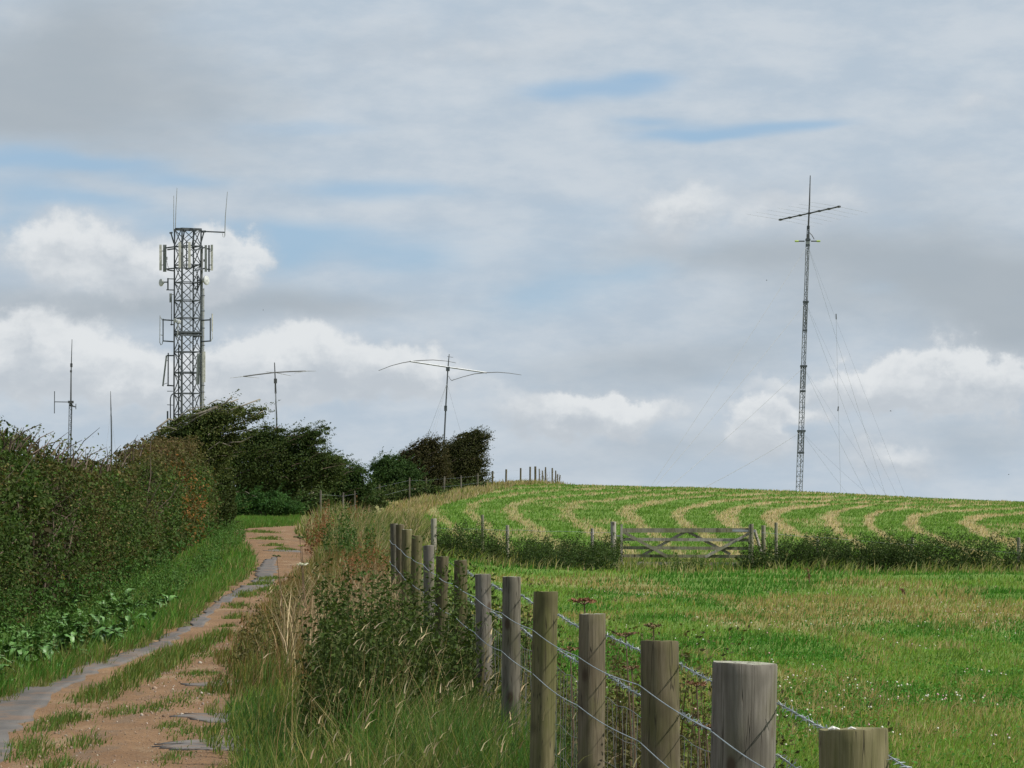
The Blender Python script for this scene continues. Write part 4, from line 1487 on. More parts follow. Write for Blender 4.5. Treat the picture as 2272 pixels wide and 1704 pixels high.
FP = [(1843, 1574, 152, 'mossy flat-topped post cut off by the bottom edge, nearest the camera'),
      (1609, 1431, 146, 'thick grey straining post, widest of the row, with a pale flat top'),
      (1424, 1384, 83, 'third fence post from the camera, dark stained with a knot low down'),
      (1279, 1326, 58.5, 'fence post with a split, pitted right side below a dead umbel, fourth from the camera'),
      (1179, 1278, 54.6, 'mossy olive fence post standing in the tall grass, fifth from the camera'),
      (1106, 1246, 42, 'pale silvery grey fence post, sixth from the camera'),
      (1043, 1240, 35, 'fence post with a chipped dark top, seventh from the camera'),
      (995, 1210, 29, 'reddish brown fence post rising from the nettles, eighth from the camera'),
      (956, 1202, 27.6, 'short fence post rising from the nettles, ninth from the camera'),
      (926, 1178, 24, 'grey fence post rising from the nettles, tenth from the camera'),
      (901, 1157, 24.5, 'taller greenish fence post beside the bleached grass, eleventh from the camera'),
      (879, 1144, 23, 'fence post behind the bleached grass, twelfth from the camera'),
      (864, 1133, 19, 'thin fence post second from the far end of the near row'),
      (851, 1131, 17, 'grey fence post at the far end of the near row beside the rusty docks')]
for k, (px, py, w, lab) in enumerate(FP):
    d_ = 2 * (4.4 + k)
    tp = D(px, py, d_)
    r_ = w * d_ / 8000 / 2
    bz = float(gz(tp.x, tp.y)) - .15
    post('fence_post', lab, (tp.x - random.uniform(-.03, .03), tp.y + random.uniform(-.03, .03), bz), tp, r_, M_POSTG if k in (1, 5, 6, 9, 13) else M_POSTO if k in (0, 4, 10, 11) else M_POST, 'round posts of the fence beside the lane', sides=28 if k < 5 else 16, cap=M_CAPM if k in (0, 2, 4, 10) else M_CAP)


near_post = [o_ for o_ in scene.objects if o_.get('label', '').startswith('mossy flat-topped post')][0]
M_DROP = mat('bird_lime', (.62, .61, .57), .8)
for (ox, oy, rr) in ((-.052, -.045, .011), (-.045, -.055, .006), (-.008, -.04, .008)):
    mb_ = MB()
    tp = D(1843, 1574, 8.8) - near_post.location
    mb_.tube([tp + Vector((ox - rr, oy, .001)), tp + Vector((ox, oy, .004)), tp + Vector((ox + rr * 1.4, oy + .004, .001))], [rr * .25, rr * .5, rr * .2], 6)
    mb_.build('dropping', M_DROP, near_post)


# fence line heights: smooth through the post tops
def top_line(d_):
    k = d_ / 2 - 4.4
    row = 981 + 2607 / (4.4 + k)
    return D(1106, row, d_).z


def wire_pts(drop, side, ds_, sag=.0):
    pts = []
    for d_ in ds_:
        pts.append(Vector((float(fence_x(d_)) + side(d_) , d_, top_line(d_) - drop)))
    return pts


def fence_r(d_):
    ks = np.array([2 * (4.4 + k) for k in range(len(FP))])
    rs = np.array([w * 2 * (4.4 + k) / 16000 for k, (_, _, w, _) in enumerate(FP)])
    return float(np.interp(d_, ks, rs))


def fence_cx(d_):
    ks = np.array([2 * (4.4 + k) for k in range(len(FP))])
    xs_ = np.array([D(px, py, 2 * (4.4 + k)).x for k, (px, py, w, _) in enumerate(FP)])
    if d_ < ks[0]:
        return float(xs_[0] + (d_ - ks[0]) * -.068)
    return float(np.interp(d_, ks, xs_))


PD = [2 * (4.4 + k) for k in range(len(FP))]


def fence_wire(name, label, drop, sgn, barbed, drops=None):
    fine = np.concatenate([np.arange(5.6, 20, .1), np.arange(20, 34.9, .4)])
    path = []
    for d_ in fine:
        x_ = fence_cx(d_) + sgn * (fence_r(d_) + .004)
        ph = ((d_ - PD[0]) / 2) % 1.0
        sag = -.012 * math.sin(math.pi * ph)
        path.append(Vector((x_, d_, top_line(d_) - drop + sag + .006 * math.sin(d_ * 1.3 + drop * 30))))
    mid = path[40]
    if not barbed:
        mb_ = MB()
        mb_.tube(path, [.0019 if q.y < 20 else .0024 for q in path], 5)
        o_ = mb_.build(name, M_WIRE, None, True)
        return tag(o_, label, 'wire')
    t = thing(name, path[20], label, 'barbed wire')
    s1, s2, brb = MB(), MB(), MB()
    for sgn2, s_ in ((0, s1), (math.pi, s2)):
        hp = []
        dd_ = np.arange(5.6, 21, .008)
        for d_ in dd_:
            i_ = np.interp(d_, fine, np.arange(len(fine)))
            i0 = int(i_)
            q = path[i0].lerp(path[min(i0 + 1, len(path) - 1)], i_ - i0)
            an = d_ * 2 * math.pi / .055 + sgn2
            hp.append(q + Vector((math.cos(an) * .0022, 0, math.sin(an) * .0022)))
        s_.tube(hp, .0015, 4)
        s_.tube([q for q in path if q.y > 20.9], .0022, 4)
    d_ = 5.7
    while d_ < 24:
        i_ = np.interp(d_, fine, np.arange(len(fine)))
        i0 = int(i_)
        q = path[i0].lerp(path[min(i0 + 1, len(path) - 1)], i_ - i0)
        for e in range(2):
            an = random.uniform(0, math.pi)
            v_ = Vector((math.cos(an), random.uniform(-.5, .5), math.sin(an))) * .015
            brb.tube([q - v_ + Vector((0, e * .006, 0)), q + Vector((.002, e * .006, .002)), q + v_ + Vector((0, e * .006, 0))], [.0006, .0016, .0006], 4)
        d_ += .085
    s1.build('strand', M_WIRE, t)
    s2.build('strand', M_WIRE, t)
    bo = brb.build('barbs', M_WIRE, t)
    bo['kind'] = 'stuff'
    return t


fence_wire('barbed_wire', 'top barbed wire strand running behind the post tops on the field side', .075, 1, True)
fence_wire('barbed_wire', 'second barbed wire strand down, on the field side of the posts', .235, 1, True)
fence_wire('plain_wire', 'upper plain wire crossing the lane side of the posts', .15, -1, False)
fence_wire('plain_wire', 'lower plain wire crossing the lane side of the posts', .345, -1, False)
# wire netting under the barbed strands, field side
t = thing('stock_netting', (fence_cx(14) + .1, 14, float(gz(fence_cx(14), 14))), 'wire stock netting stapled to the field side of the fence posts', 'netting')
fine = np.concatenate([np.arange(6, 20, .25), np.arange(20, 34.9, .6)])
for k, dr in enumerate((.325, .45, .58, .72, .87, 1.0)):
    mb_ = MB()
    mb_.tube([Vector((fence_cx(d_) + fence_r(d_) + .006, d_, top_line(d_) - dr + .008 * math.sin(d_ * 9 + k))) for d_ in fine], .0012 if k else .0018, 4)
    mb_.build('line_wire', M_NET, t, True)
mb_ = MB()
for d_ in np.arange(6.1, 30, .15):
    x_ = fence_cx(d_) + fence_r(d_) + .006
    z_ = top_line(d_)
    mb_.tube([Vector((x_, d_, z_ - .325)), Vector((x_ + random.gauss(0, .006), d_ + random.gauss(0, .012), z_ - .6)), Vector((x_, d_ + random.gauss(0, .01), z_ - 1.0))], .0010, 4)
so = mb_.build('stay_wires', M_NET, t)
so['kind'] = 'stuff'


# ------------------------------------------------------------------ dead umbellifers
def umbel(label, px, py, d_, size, colr, stem_h=None, heads=7, base_px=None):
    tp = D(px, py, d_)
    bx = tp.x + random.uniform(-.05, .05) if base_px is None else D(base_px, py, d_).x
    bz = float(gz(bx, d_))
    t = thing('umbellifer', (bx, d_, bz), label, 'plant', 'umbellifers by the fence')
    mb_ = MB()
    hub = tp - Vector((0, 0, size * .35))
    mb_.tube([Vector((bx, d_, bz)), Vector((bx, d_, bz)).lerp(hub, .6) + Vector((.02, 0, 0)), hub], [.0042, .0036, .003], 5)
    mb_.build('stem', M_STEMB, t)
    ra = MB()
    pts = []
    for k in range(heads):
        an = 2 * math.pi * k / heads + random.uniform(-.2, .2)
        rr = size * random.uniform(.45, 1.0)
        e = hub + Vector((math.cos(an) * rr, math.sin(an) * rr, size * random.uniform(.2, .42)))
        ra.tube([hub, hub.lerp(e, .5) + Vector((0, 0, size * .03)), e], [.0025, .002, .0015], 4)
        for q in range(16):
            pts.append(tuple(e + Vector((random.gauss(0, size * .13), random.gauss(0, size * .13), random.gauss(0, size * .04)))))
    ra.build('rays', M_STEMB, t)
    P_ = np.array(pts)
    lv = leaves(P_, rng.uniform(.011, .022, len(P_)) * (size / .06), jit(len(P_), colr, .35), up=1.0, aspect=.8)
    build('seed_head', *lv[:2], M_STRAW, t, col=lv[2])
    return t


M_STEMB = mat('dead_stem', (.13, .085, .05), .9)
umbel('dead brown umbel head showing above the split pitted post', 1262, 1296, 15.2, .055, (.20, .10, .055), heads=9, base_px=1285)
umbel('dark dead umbel head left of the third post top', 1412, 1350, 17, .045, (.14, .11, .05), heads=8, base_px=1395)
umbel('brown dead umbel head between the third and fourth posts', 1352, 1368, 15.4, .045, (.17, .11, .06), heads=8)
umbel('brown dead umbel low between the third and straining posts', 1505, 1475, 13.2, .04, (.17, .09, .05), heads=8)
umbel('dead umbel lower down between the third and straining posts', 1525, 1565, 12.6, .04, (.15, .09, .05), heads=7)
umbel('small dead umbel beside the left edge of the third post', 1365, 1440, 14.4, .035, (.17, .10, .06), heads=7)
umbel('dead brown umbel between the fifth and fourth posts', 1232, 1400, 16.6, .04, (.16, .10, .05), heads=7)
umbel('cream white open umbel flower in front of the red lane', 652, 1218, 33, .055, (.62, .60, .48), heads=10)
umbel('green unopened umbel above the white umbel in front of the lane', 648, 1160, 33.5, .05, (.07, .12, .03), heads=8, base_px=652)
umbel('dark green umbel left of the white umbel in front of the lane', 598, 1200, 33, .04, (.06, .10, .03), heads=7, base_px=612)
umbel('upper green umbel overlapping the lane bend', 652, 1178, 33.2, .03, (.22, .26, .05), heads=6, base_px=656)
# dead flower stems and dark weeds on the field side, seen between the near posts
sp = np.concatenate([scatter(330, 11.6, 19.5, lambda d: fence_x(d) + .10, lambda d: fence_x(d) + .5), scatter(110, 19, 27, lambda d: fence_x(d) + .05, lambda d: fence_x(d) + .45)])
nettles('fence_weeds', 'dark brown and green weeds tangled against the stock netting', sp, .55, 1.05, (.070, .046, .028), (.085, .095, .03), .040, whorl=.08)
nettles('bindweed', 'leafy green weed climbing beside the fifth post top', scatter(3, 17.2, 17.8, lambda d: fence_x(d) + .02, lambda d: fence_x(d) + .10), 1.18, 1.30, (.03, .06, .015), (.05, .10, .02), .03, whorl=.02)

# thin dead stems in the pasture
for (px, y0, y1, d_, lab) in ((1749, 1262, 1232, 68, 'short brown dead dock stem standing in the pasture below the gate'), (1955, 1283, 1272, 60, 'tiny brown dead stem standing in the pasture right of centre')):
    b = D(px, y0, d_)
    b.z = float(gz(b.x, b.y))
    tp = Vector((b.x - .05, b.y, b.z + (y0 - y1) * d_ / 8000 + .05))
    t = thing('dead_stem', b, lab, 'plant')
    mb_ = MB()
    mb_.tube([b, b.lerp(tp, .5) + Vector((.02, 0, 0)), tp], [.012, .010, .006], 5)
    mb_.build('stem', M_STEMB, t)
    P_ = np.array([tuple(b.lerp(tp, random.uniform(.35, 1)) + Vector((random.gauss(0, .02), random.gauss(0, .02), 0))) for q in range(50)])
    lv = leaves(P_, rng.uniform(.025, .05, 50), jit(50, (.15, .075, .04), .3), up=.3)
    build('seed_head', *lv[:2], M_STRAW, t, col=lv[2])


# ------------------------------------------------------------------ cross fence, gate
def src7(cx_, cy_):          # photograph pixel from the enlarged gate view
    return 820 + cx_ / 2.404, 1080 + cy_ / 2.404


def src8(cx_, cy_):
    return 1540 + cx_ / 3.022, 1080 + cy_ / 3.022


def cpost(label, pxs, pys, wpx, d_, mt, lean=0.0, cat='fence post', group='posts of the cross fence by the gate', name='fence_post'):
    tp = W(pxs, pys, d_)
    bz = float(gz(tp.x, tp.y)) - .1
    return post(name, label, (tp.x - lean, tp.y, bz), tp, wpx * d_ / FPX / 2, mt, group, sides=12, cat=cat)


GD = 85.0
cpost('stout pale-topped post at the left end of the cross fence', *src7(342, 170), 13, GD - 1, M_GATE)
cpost('thin post in the nettles, second from the left of the cross fence', *src7(603, 150), 6.5, GD, M_GATE)
cpost('post in the nettles, third from the left of the cross fence', *src7(735, 205), 8, GD, M_GATE)
cpost('short post in the nettles nearest the left side of the gate', *src7(1188, 222), 7.5, GD, M_GATE)
cpost('thick pale latching post at the left end of the wooden gate', *src7(1300, 186), 13, GD - .3, M_GATE, cat='gate post', name='gate_post', group='gate posts')
cpost('squat gate post just right of the wooden gate', *src7(2101, 206), 10, GD + .2, M_GATE, cat='gate post', name='gate_post', group='gate posts')
cpost('thin post right of the gate at the start of the nettles', *src8(550, 240), 7.5, GD, M_GATE)
cpost('leaning post half hidden in the right-hand nettles', *src8(1468, 344), 6.5, GD + .6, M_GATE, lean=.14)
cpost('low post among the nettles near the gate on the right', *src8(828, 352), 6, GD + .6, M_GATE)
cpost('lone fence post near the right edge of the picture', *src8(2177, 340), 8, GD, M_GATE)
tp = W(*src7(2037, 198), GD - .2)
post('gate_post', 'hanging post at the right end of the wooden gate with a diagonal strut', (tp.x, tp.y, float(gz(tp.x, tp.y)) - .1), tp, .05, M_GATE, 'gate posts', sides=12, cat='gate post')
gb = W(*src7(1345, 440), GD)
gt = thing('field_gate', (gb.x, GD, float(gz(gb.x, GD))), 'weathered grey wooden five-bar field gate with crossed braces', 'gate')


def g7(cx_, cy_, dd_=0.0):
    return W(*src7(cx_, cy_), GD + dd_)


for k, yy in enumerate((231, 280, 325, 368, 408)):
    mb_ = MB()
    mb_.beam(g7(1338, yy + (2 if k == 0 else 0)), g7(2036, yy + (1 if k == 0 else 4)), .035, .10 if k == 0 else .072)
    rl_ = mb_.build('rail', M_GATE, gt)
    if k == 0:
        top_rail = rl_
for (xx, a, b, w_) in ((1344, 200, 418, .085), (2028, 205, 420, .09)):
    mb_ = MB()
    mb_.beam(g7(xx, b, -.04), g7(xx, a, -.04), w_, .05)
    stl = mb_.build('stile', M_GATE, gt)
    if xx < 1500:
        near_stile = stl
for (x0, y0, x1, y1, dz_) in ((1352, 240, 1592, 374, -.05), (1440, 374, 1690, 236, .045), (1690, 236, 1925, 360, .045), (2022, 250, 1790, 375, -.05)):
    mb_ = MB()
    mb_.beam(g7(x0, y0, dz_), g7(x1, y1, dz_), .035, .065)
    mb_.build('brace', M_GATE, gt)
mb_ = MB()
mb_.beam(g7(1935, 233, -.075), g7(2060, 236, -.075), .012, .05)
mb_.build('hinge_strap', M_STEELL, top_rail)
mb_ = MB()
mb_.beam(g7(1337, 262, -.06), g7(1318, 262, -.06), .02, .03)
mb_.build('latch', M_STEELL, near_stile)
st_b, st_t = g7(2087, 345, .05), g7(2053, 228, .05)
mb_ = MB()
mb_.tube([st_b, st_t], .035, 8)
o = mb_.build('timber_strut', M_GATE)
tag(o, 'diagonal timber strut between the two posts right of the gate', 'strut')
# line wires of the cross fence
for k, (a, b, lab) in enumerate((((935, 1140), (1322, 1150), 'top wire of the cross fence left of the gate'), ((1645, 1150), (2330, 1205), 'top wire of the cross fence right of the gate'))):
    mb_ = MB()
    pa, pb = D(*a, GD - .06), D(*b, GD - .06)
    mb_.tube([pa.lerp(pb, q / 10) + Vector((0, 0, -.02 * math.sin(q * math.pi / 2.5) ** 2)) for q in range(11)], .003, 4)
    o = mb_.build('plain_wire', M_GUY)
    tag(o, lab, 'wire')

# ------------------------------------------------------------------ far fence on the hill
FF = [(711.4, 1088, 108, 5, 'pale post in the bleached grass at the lane bend, lowest of the far fence'), (761.6, 1092.8, 122, 5, 'pale short post second up the far fence'),
      (786.7, 1089, 130, 4, 'thin pale post third up the far fence'), (841.7, 1074.3, 150, 5, 'pale post fourth up the far fence, at the edge of the hill field'),
      (908.5, 1060, 168, 4, 'post before the green shrub, fifth up the far fence'), (945.4, 1060, 176, 4, 'thin post before the brownish thorn tree, sixth up the far fence'),
      (986, 1057, 182, 5, 'stout light post before the tree clump, seventh up the far fence'), (1022.5, 1054.7, 188, 4, 'thin post before the tallest thorn tree, eighth up the far fence'),
      (1059.8, 1050.4, 193, 4.6, 'post at the right foot of the tallest thorn tree, ninth up the far fence'), (1093, 1045, 199, 4.8, 'first post against the sky right of the tallest thorn tree'),
      (1123.2, 1041.3, 205, 5, 'second post against the sky right of the tallest thorn tree'), (1155.3, 1038.4, 211, 4.6, 'third post against the sky right of the tallest thorn tree'),
      (1176.3, 1035.6, 216, 4.8, 'fourth post against the sky, tallest on the hilltop'), (1187.8, 1034.8, 220, 5.5, 'thick post at the left of the hilltop post cluster'),
      (1196.5, 1040, 225, 3, 'thin post second in the hilltop cluster'), (1203.5, 1044, 229, 3, 'thin short post third in the hilltop cluster'),
      (1210.6, 1036.3, 232, 3.8, 'upright post in the middle of the hilltop cluster'), (1225.4, 1038.4, 238, 4, 'dark post right of the middle of the hilltop cluster'),
      (1233, 1044, 242, 3.4, 'short post near the right end of the hilltop cluster'), (1237, 1052, 244, 3.2, 'low post near the right end of the hilltop cluster'),
      (1243, 1054, 247, 2.8, 'leaning last post at the right end of the hilltop cluster')]
prev = None
wl = [[], []]
for k, (px, py, d_, w_, lab) in enumerate(FF):
    tp = W(px, py, d_)
    bz = float(gz(tp.x, tp.y)) - .1
    post('fence_post', lab, (tp.x - (.15 if k == 20 else random.uniform(-.02, .02)), tp.y, bz), tp, w_ * d_ / FPX / 2 * .85, M_POSTG if k < 9 else M_POST, 'posts of the far fence on the hill', sides=8)
    if k < 15:
        wl[0].append(tp - Vector((0, .08, .12)))
        wl[1].append(tp - Vector((0, .08, .5)))
for q, lab in zip(wl, ('upper wire of the far hill fence', 'lower wire of the far hill fence')):
    mb_ = MB()
    mb_.tube(q, .0022, 4)
    o = mb_.build('plain_wire', M_GUY)
    tag(o, lab, 'wire')
# dead stems among the hilltop posts
sp = scatter(34, 222, 248, lambda d: (np.interp(d, [222, 248], [1160, 1200]) - 1106) / 8000 * d, lambda d: (np.interp(d, [222, 248], [1178, 1215]) - 1106) / 8000 * d)
nettles('hilltop_weeds', 'dark dead weeds among the posts on the hilltop', sp, .5, 1.1, (.09, .06, .04), (.14, .09, .05), .06, whorl=.05)


# ------------------------------------------------------------------ lattice telecom tower
TD_ = 290.0
MPP = TD_ / FPX


def tz(py):
    return W(416, py, TD_).z


tcx = W(416, 700, TD_).x
tb_z = float(base_z(tcx, TD_)) - .2
tower = thing('lattice_tower', (tcx, TD_, tb_z), 'square steel lattice telecom tower hung with panel antennas and dishes', 'tower')
side = 1.596
th = math.radians(26.6)
hx, hy = side / 2, side / 2


def corner(k, z):
    lx, ly = [(-hx, -hy), (hx, -hy), (hx, hy), (-hx, hy)][k]
    return Vector((tcx + lx * math.cos(th) - ly * math.sin(th), TD_ + lx * math.sin(th) + ly * math.cos(th), z))


def part(nm, mt, *calls, parent=tower):
    mb2 = MB()
    for c0 in calls:
        getattr(mb2, c0[0])(*c0[1:])
    return mb2.build(nm, mt, parent)


rings = [509, 547, 588, 627, 667, 706, 740, 781, 827, 873, 920, 966, 1012, 1058, 1090]
rz = [tz(p_) for p_ in rings]
for k in range(4):
    part('leg', M_STEEL, ('beam', corner(k, tb_z), corner(k, rz[0] + .05), .11))
for i, z_ in enumerate(rz[:-1]):
    for k in range(4):
        part('crossbar', M_STEEL, ('beam', corner(k, z_), corner((k + 1) % 4, z_), .075 if i not in (0, 6, 8) else .11))
for i in range(len(rz) - 1):
    z0, z1 = rz[i + 1], rz[i]
    for k in range(4):
        a, b = corner(k, z0), corner((k + 1) % 4, z0)
        c0, d0 = corner(k, z1), corner((k + 1) % 4, z1)
        off_ = (b - a).cross(Vector((0, 0, 1))).normalized() * .03
        part('brace', M_STEEL, ('beam', a + off_, d0 + off_, .054))
        part('brace', M_STEEL, ('beam', b - off_, c0 - off_, .054))


def t_at(px, py, dy=0.0):
    return W(px, py, TD_ + dy)


# head: flared struts and top ring
for (a, b) in (((386, 540), (379, 516)), ((446, 538), (453, 513)), ((404, 545), (409, 512)), ((426, 545), (432, 512))):
    part('outrigger', M_STEEL, ('beam', t_at(*a, -.7), t_at(*b, -.8), .10), ('beam', t_at(b[0] - 3, b[1] + 1, -.8), t_at(b[0] + 4, b[1], -.8), .12))
part('top_rail', M_STEEL, ('beam', t_at(389, 507, -.2), t_at(427, 507.5, -.9), .10), ('beam', t_at(427, 507.5, -.9), t_at(447, 510.5, .3), .10), ('beam', t_at(389, 507, -.2), t_at(418, 510, .9), .07), ('beam', t_at(418, 510, .9), t_at(447, 510.5, .3), .07))
part('whip_aerial', M_STEELL, ('tube', [t_at(385.4, 513), t_at(385.6, 434)], [.035, .022], 5))
part('whip_aerial', M_STEELL, ('tube', [t_at(389.2, 507), t_at(390.5, 460), t_at(392.8, 417)], [.036, .03, .022], 5))
part('side_arm', M_STEEL, ('beam', t_at(446, 514, -.3), t_at(456, 513.5, -.4), .16), ('tube', [t_at(453, 513.5, -.4), t_at(499, 515.5, -.6)], .06, 6))
part('whip_aerial', M_STEELL, ('tube', [t_at(498.8, 523, -.6), t_at(500, 480, -.6), t_at(504.6, 425.5, -.6)], [.04, .034, .022], 5))
part('feeder_loop', M_STEELL, ('tube', [t_at(499, 523, -.6), t_at(497.5, 526.5, -.6), t_at(494.5, 525, -.6), t_at(494, 518, -.6)], .02, 4))


def panel(px, y0, y1, w, depth, mt, dy, tilt=0.0, nm='panel_antenna', w_off=0):
    a, b = t_at(px + tilt, y1, dy), t_at(px, y0, dy)
    return part(nm, mt, ('beam', a, b, w, depth, (0, 1, 0)))


# head frame with panel antennas
for (x0, y0, x1, y1, dy0, dy1) in ((368, 550, 399, 546, -.9, -1.4), (368, 597, 399, 594, -.9, -1.4), (399, 546, 425, 545, -1.4, -1.2), (399, 594, 425, 596, -1.4, -1.2), (427, 556, 455, 549, -1.0, -.3), (430, 601, 456, 595, -1.0, -.3),
                                   (372, 554, 386, 552, .3, -.4), (372, 599, 386, 601, .3, -.4), (455, 551, 466, 553, -.3, .2), (455, 597, 466, 598, -.3, .2), (427, 546, 446, 546, .8, .5), (412, 598, 446, 586, .8, .5)):
    part('frame_arm', M_STEEL, ('beam', t_at(x0, y0, dy0), t_at(x1, y1, dy1), .10))
pn_l = panel(356.3, 543, 600, .19, .12, M_PANEL, -.9)
panel(365.5, 543, 603, .26, .16, M_PANELG, -.6)
part('radio_unit', M_STEELL, ('box', t_at(369.5, 573, -.5), (.07, 0, 0), (0, .07, 0), (0, 0, .12)), ('tube', [t_at(370, 578, -.5), t_at(371.5, 588, -.5), t_at(374, 594, -.5)], .02, 4))
panel(398.8, 537, 594, .19, .12, M_PANEL, -1.7)
panel(405.5, 543, 592, .10, .10, M_PANELG, -1.3)
panel(414, 536, 595, .09, .09, M_STEEL, -1.35)
panel(420.3, 537, 594, .19, .12, M_PANEL, -1.7)
panel(456.6, 544, 603, .18, .14, M_PANELG, -.5)
panel(463.7, 544, 603, .12, .12, M_STEEL, -.2)
pn_r = panel(470, 543, 600, .18, .12, M_PANEL, -.3)
part('radio_unit', M_STEEL, ('box', t_at(453.5, 578, -.5), (.08, 0, 0), (0, .06, 0), (0, 0, .09)))
for xx, pn_ in ((360.5, pn_l), (467, pn_r)):
    for yy in (557, 588):
        part('clamp', M_STEEL, ('beam', t_at(xx - 3, yy, -.6), t_at(xx + 3, yy, -.6), .06), parent=pn_)
# dishes
dsh = part('dish_antenna', M_DISHM, ('dish', t_at(358, 627, -.2), (-.75, -.55, -.02), .30, .11))
part('dish_mount', M_STEEL, ('beam', t_at(372.6, 643, -.1), t_at(372.6, 617, -.1), .11), ('beam', t_at(371, 618.5, -.1), t_at(386, 619, 0), .07), ('beam', t_at(369, 643, -.1), t_at(386, 643.5, 0), .08), ('beam', t_at(364, 626, -.15), t_at(373, 626, -.1), .09), parent=dsh)
dsh = part('dish_antenna', M_DISHM, ('dish', t_at(457, 622, -.4), (.86, -.5, .05), .37, .16))
part('dish_mount', M_STEEL, ('beam', t_at(438, 622, -.3), t_at(453, 622, -.3), .12), ('beam', t_at(438.5, 645, -.3), t_at(438.5, 612, -.3), .12), ('beam', t_at(426, 641, -.4), t_at(440, 641, -.3), .1), parent=dsh)
part('small_panel', M_PANELG, ('beam', t_at(378.3, 671, -.1), t_at(378.3, 651, -.1), .16, .1, (0, 1, 0)), ('beam', t_at(378, 655, -.1), t_at(386, 653, 0), .05))
part('mount_pole', M_STEEL, ('tube', [t_at(380.5, 651, -.1), t_at(380.5, 722, -.1)], .035, 6), ('beam', t_at(378, 720, -.1), t_at(386, 720, 0), .09))
# mid side arms with whips
for (xs_, y_) in (((385, 361), 710), ((385, 361), 757), ((446, 468), 710), ((446, 468), 757)):
    part('side_arm', M_STEEL, ('beam', t_at(xs_[0], y_ + 1, -.3), t_at(xs_[1], y_ - .5, -.6), .10))
part('mount_pole', M_STEEL, ('tube', [t_at(361.8, 758, -.6), t_at(361.8, 707, -.6)], .05, 6))
part('whip_aerial', M_STEELL, ('tube', [t_at(355.3, 700, -.7), t_at(354.6, 760, -.7), t_at(357, 765.5, -.7), t_at(360, 763, -.7), t_at(361, 757, -.65)], .035, 5), ('beam', t_at(355, 703, -.7), t_at(361, 711, -.6), .04), ('beam', t_at(354.8, 743, -.7), t_at(362, 744, -.6), .05))
part('mount_pole', M_STEEL, ('tube', [t_at(466.8, 757, -.6), t_at(466.8, 705, -.6)], .06, 6))
part('whip_aerial', M_PANEL, ('tube', [t_at(471, 696, -.6), t_at(471, 735, -.6)], .06, 6), ('tube', [t_at(471, 735, -.6), t_at(472, 750, -.6), t_at(468, 757, -.6)], .025, 5))
part('dish_antenna', M_DISHM, ('dish', t_at(389, 711, -1.2), (-.5, -.86, 0), .17, .07))
part('dish_antenna', M_DISHM, ('dish', t_at(397.5, 713.5, -1.2), (.35, -.9, 0), .14, .06))
part('mount_pole', M_STEELL, ('tube', [t_at(395, 716, -1.1), t_at(393.5, 748, -1.1)], .05, 6))
# platforms
for (a, b, yy) in ((382, 447, 738), (384, 446, 745)):
    part('platform', M_STEEL, ('beam', corner(0, tz(yy)) + Vector((-.1, -.1, 0)), corner(1, tz(yy)) + Vector((.1, -.1, 0)), .14, .12), ('beam', corner(1, tz(yy)) + Vector((.1, -.05, 0)), corner(2, tz(yy)) + Vector((.1, .1, 0)), .14, .12),
         ('beam', corner(3, tz(yy - 3)), corner(2, tz(yy - 3)), .12, .1))
# lower left raked panel, lower right panels, cable tray
part('mount_pole', M_STEEL, ('tube', [t_at(373, 857, -.4), t_at(373.3, 783, -.4)], .055, 6), ('beam', t_at(370, 789, -.4), t_at(385, 789, -.1), .10), ('beam', t_at(371, 855, -.4), t_at(385, 856, -.1), .10))
panel(369.5, 789, 857, .12, .12, M_PANELG, -.6, tilt=-8.2, nm='raked_panel')
part('tie_rod', M_STEEL, ('beam', t_at(362, 853, -.6), t_at(371, 850, -.5), .04), ('beam', t_at(370, 800, -.6), t_at(374, 800, -.4), .05))
panel(441, 784, 853, .26, .14, M_PANELG, -.9, tilt=-2.5)
panel(452.5, 780, 848, .23, .14, M_PANEL, -1.0)
part('cable_tray', M_CABLE, ('beam', t_at(447.5, 1060, -.2), t_at(448.6, 545, -.2), .12, .05, (0, 1, 0)), ('beam', t_at(451.3, 1060, -.25), t_at(452, 640, -.25), .10, .05, (0, 1, 0)))
for yy in (656, 690, 728, 766, 855, 870):
    part('tray_clip', M_STEEL, ('beam', t_at(446, yy, -.35), t_at(455, yy, -.35), .05))
part('ladder', M_STEELL, ('beam', t_at(404.5, 1060, .3), t_at(405, 545, .3), .07), ('beam', t_at(402, 1060, .3), t_at(402.5, 560, .3), .05))
part('feeder_cables', M_STEEL, ('beam', t_at(395.5, 1060, -.6), t_at(396.5, 765, -.6), .10))
part('feeder_cables', M_STEELL, ('beam', t_at(421.5, 1000, .5), t_at(421.8, 620, .5), .05))
part('mount_pole', M_STEEL, ('tube', [t_at(371.5, 1000, -.3), t_at(371.8, 912, -.3)], .07, 6))
part('mount_pole', M_STEEL, ('tube', [t_at(378.5, 1000, -.2), t_at(378, 885, -.2), t_at(380, 877, -.2), t_at(385, 873, -.1)], .05, 6), ('beam', t_at(371, 868, -.3), t_at(384, 868, -.1), .05), ('beam', t_at(371, 898, -.3), t_at(384, 899, -.1), .05))


# ------------------------------------------------------------------ tall guyed lattice mast with beam aerial
MD = 277.0
mb_b = D(1726, 1068, MD)
mast = thing('guyed_mast', (mb_b.x, MD, float(base_z(mb_b.x, MD)) - .2), 'tall slender telescopic lattice mast with beam aerial rising behind the hill', 'mast')


def mcen(row):
    return D(float(np.interp(row, [490, 1120], [1746.2, 1724.6])), row, MD)


